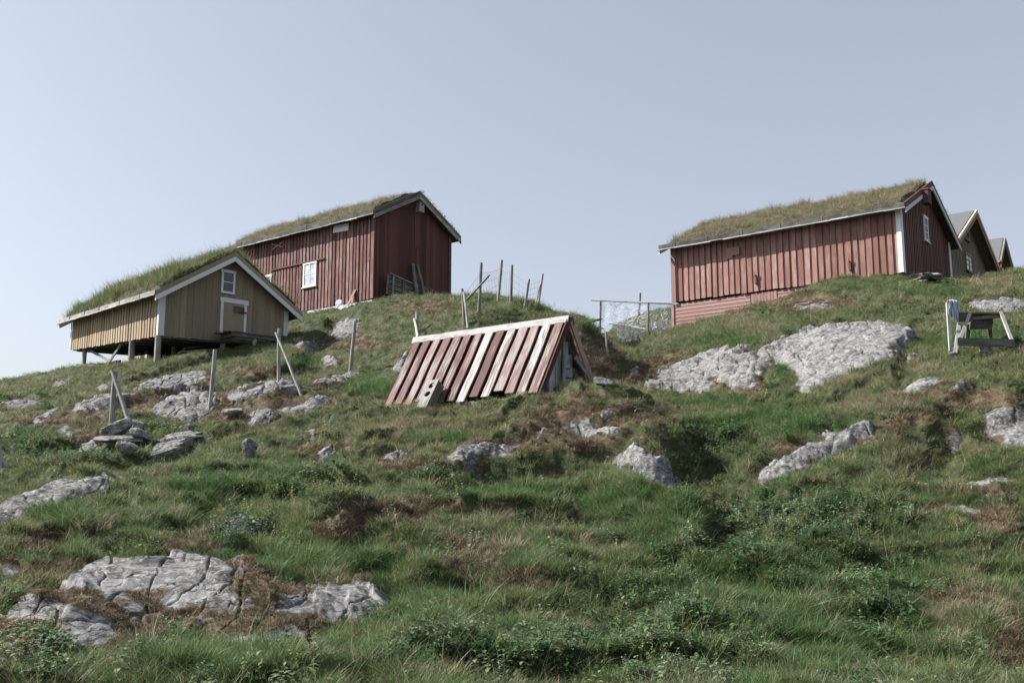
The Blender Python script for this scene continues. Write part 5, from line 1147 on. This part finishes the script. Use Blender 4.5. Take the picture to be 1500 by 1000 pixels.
# ---------------------------------------------------------------- single plants that stand out
def plant(label, px, py, stems, rad, h, lw, ll, per, mat, seed, flowers=None, cat='plant', name='leafy_plant', stalk=None, spread=.4):
    src = leafy(name, mat, stems, rad, h, lw, ll, per, seed, spread, flowers); o = src; COL.objects.link(o); o.name = name; o.location = ground(px, py) - Vector((0, 0, .02)); tag(o, label, cat); return o
plant('bush of small violet flowers with dark leaves in the left meadow', 345, 800, 40, .26, .34, .010, .035, 9, L_GREEN, 201, (F_BLUE, .014), 'flowering plant', 'flowering_bush')
plant('second lobe of violet flowers just right of the bush in the left meadow', 378, 792, 26, .2, .30, .010, .035, 9, L_GREEN, 202, (F_BLUE, .013), 'flowering plant', 'flowering_bush')
plant('violet flowers at the left edge below the striped rock ledge', 15, 778, 20, .2, .22, .010, .03, 8, L_GREY, 203, (F_BLUE, .012), 'flowering plant', 'flowering_bush')
plant('pale yellow green herb standing above the violet bush', 372, 765, 16, .3, .42, .018, .055, 12, L_PALE, 204, None, 'plant', 'pale_herb')
plant('large clump of pale yellowing herbs in the grass left of centre', 445, 735, 40, .6, .38, .018, .06, 12, L_PALE, 205, None, 'plant', 'pale_herb')
plant('smaller pale herb clump right of the large yellowing one', 490, 722, 18, .35, .3, .018, .055, 10, L_PALE, 206, None, 'plant', 'pale_herb')
plant('pale herb stalks right of the violet bush', 408, 800, 7, .12, .42, .016, .045, 12, L_PALE, 207, None, 'plant', 'pale_herb')
plant('dark leafy tuft above the pale herbs left of centre', 352, 722, 12, .16, .3, .02, .06, 8, L_GREEN, 208, None, 'plant', 'leafy_plant')
plant('pale broad leaved plant leaning right in the front meadow', 860, 915, 12, .25, .30, .028, .075, 10, L_GREY, 209, None, 'plant', 'leafy_plant', spread=.9)
plant('tall leafy plant at the lower left corner', 28, 985, 9, .22, .55, .022, .09, 14, L_PALE, 210, None, 'plant', 'leafy_plant')
plant('second tall leafy plant at the lower left corner, nearer the frame edge', 8, 1000, 7, .2, .5, .024, .10, 12, L_GREY, 211, None, 'plant', 'leafy_plant')
plant('dark leafy plant standing in the gully grass above the diagonal rock', 1195, 632, 10, .16, .38, .03, .09, 8, L_GREEN, 212, None, 'plant', 'leafy_plant')
plant('second dark leafy plant left of the one above the diagonal rock', 1155, 648, 6, .1, .36, .025, .08, 8, L_GREEN, 213, None, 'plant', 'leafy_plant')
plant('yellow leaved plant on the slope right of the diagonal rock', 1340, 712, 10, .2, .26, .03, .07, 6, L_PALE, 214, None, 'plant', 'leafy_plant')
plant('white flowering sprig in the middle grass', 622, 700, 5, .07, .22, .01, .03, 6, L_GREEN, 215, (F_WHITE, .022), 'flowering plant', 'white_flower')
plant('white flower head right of the sprig in the middle grass', 660, 707, 5, .07, .2, .01, .03, 6, L_GREEN, 216, (F_WHITE, .022), 'flowering plant', 'white_flower')
plant('leafy thicket in the hollow left of the slab pile', 110, 680, 40, .7, .35, .022, .06, 9, L_GREY, 217, None, 'bush', 'low_bush')
plant('yellow green leafy bush between the slab pile and the layered boulders', 232, 650, 40, .55, .35, .02, .05, 9, L_PALE, 218, None, 'bush', 'low_bush')
plant('grey leaved plant at the right edge of the lower slope', 1488, 800, 12, .2, .2, .02, .05, 6, L_GREY, 219, None, 'plant', 'leafy_plant')
# dark dock stalk in front
g = ground(455, 985); r_ = empty('dock_plant', 'tall dry brown dock stalk with leaves at its foot in the front', 'plant', g)
top = P(449, 905, g.y) - g; m = MB(); m.tube([(0, 0, -.05), top * .5 + Vector((.01, 0, 0)), top], [.006, .005, .003], 6); m.build('stalk', STEM_BR, r_)
v = []; f = []; rr_ = random.Random(5)
for k in range(420):
    t = rr_.uniform(.55, 1.03); rad_ = .028 * (1 - (t - .55) * 1.4) + .004; a = rr_.uniform(0, 6.28); c = top * t + Vector((math.cos(a), math.sin(a), 0)) * rad_ * rr_.random(); s_ = .008; i = len(v); d = Vector((rr_.gauss(0, 1), rr_.gauss(0, 1), rr_.gauss(0, 1))).normalized() * s_; e = d.orthogonal()
    v += [c - d, c + e, c + d]; f.append((i, i + 1, i + 2))
mesh_obj('seed_head', v, f, STEM_BR, r_, g=[(0, 0, 0)] * len(v), r=[rr_.random() for _ in v])
lf = leafy('leaves', L_PALE, 5, .05, .25, .02, .07, 8, 300); COL.objects.link(lf); lf.name = 'leaves'; lf.parent = r_
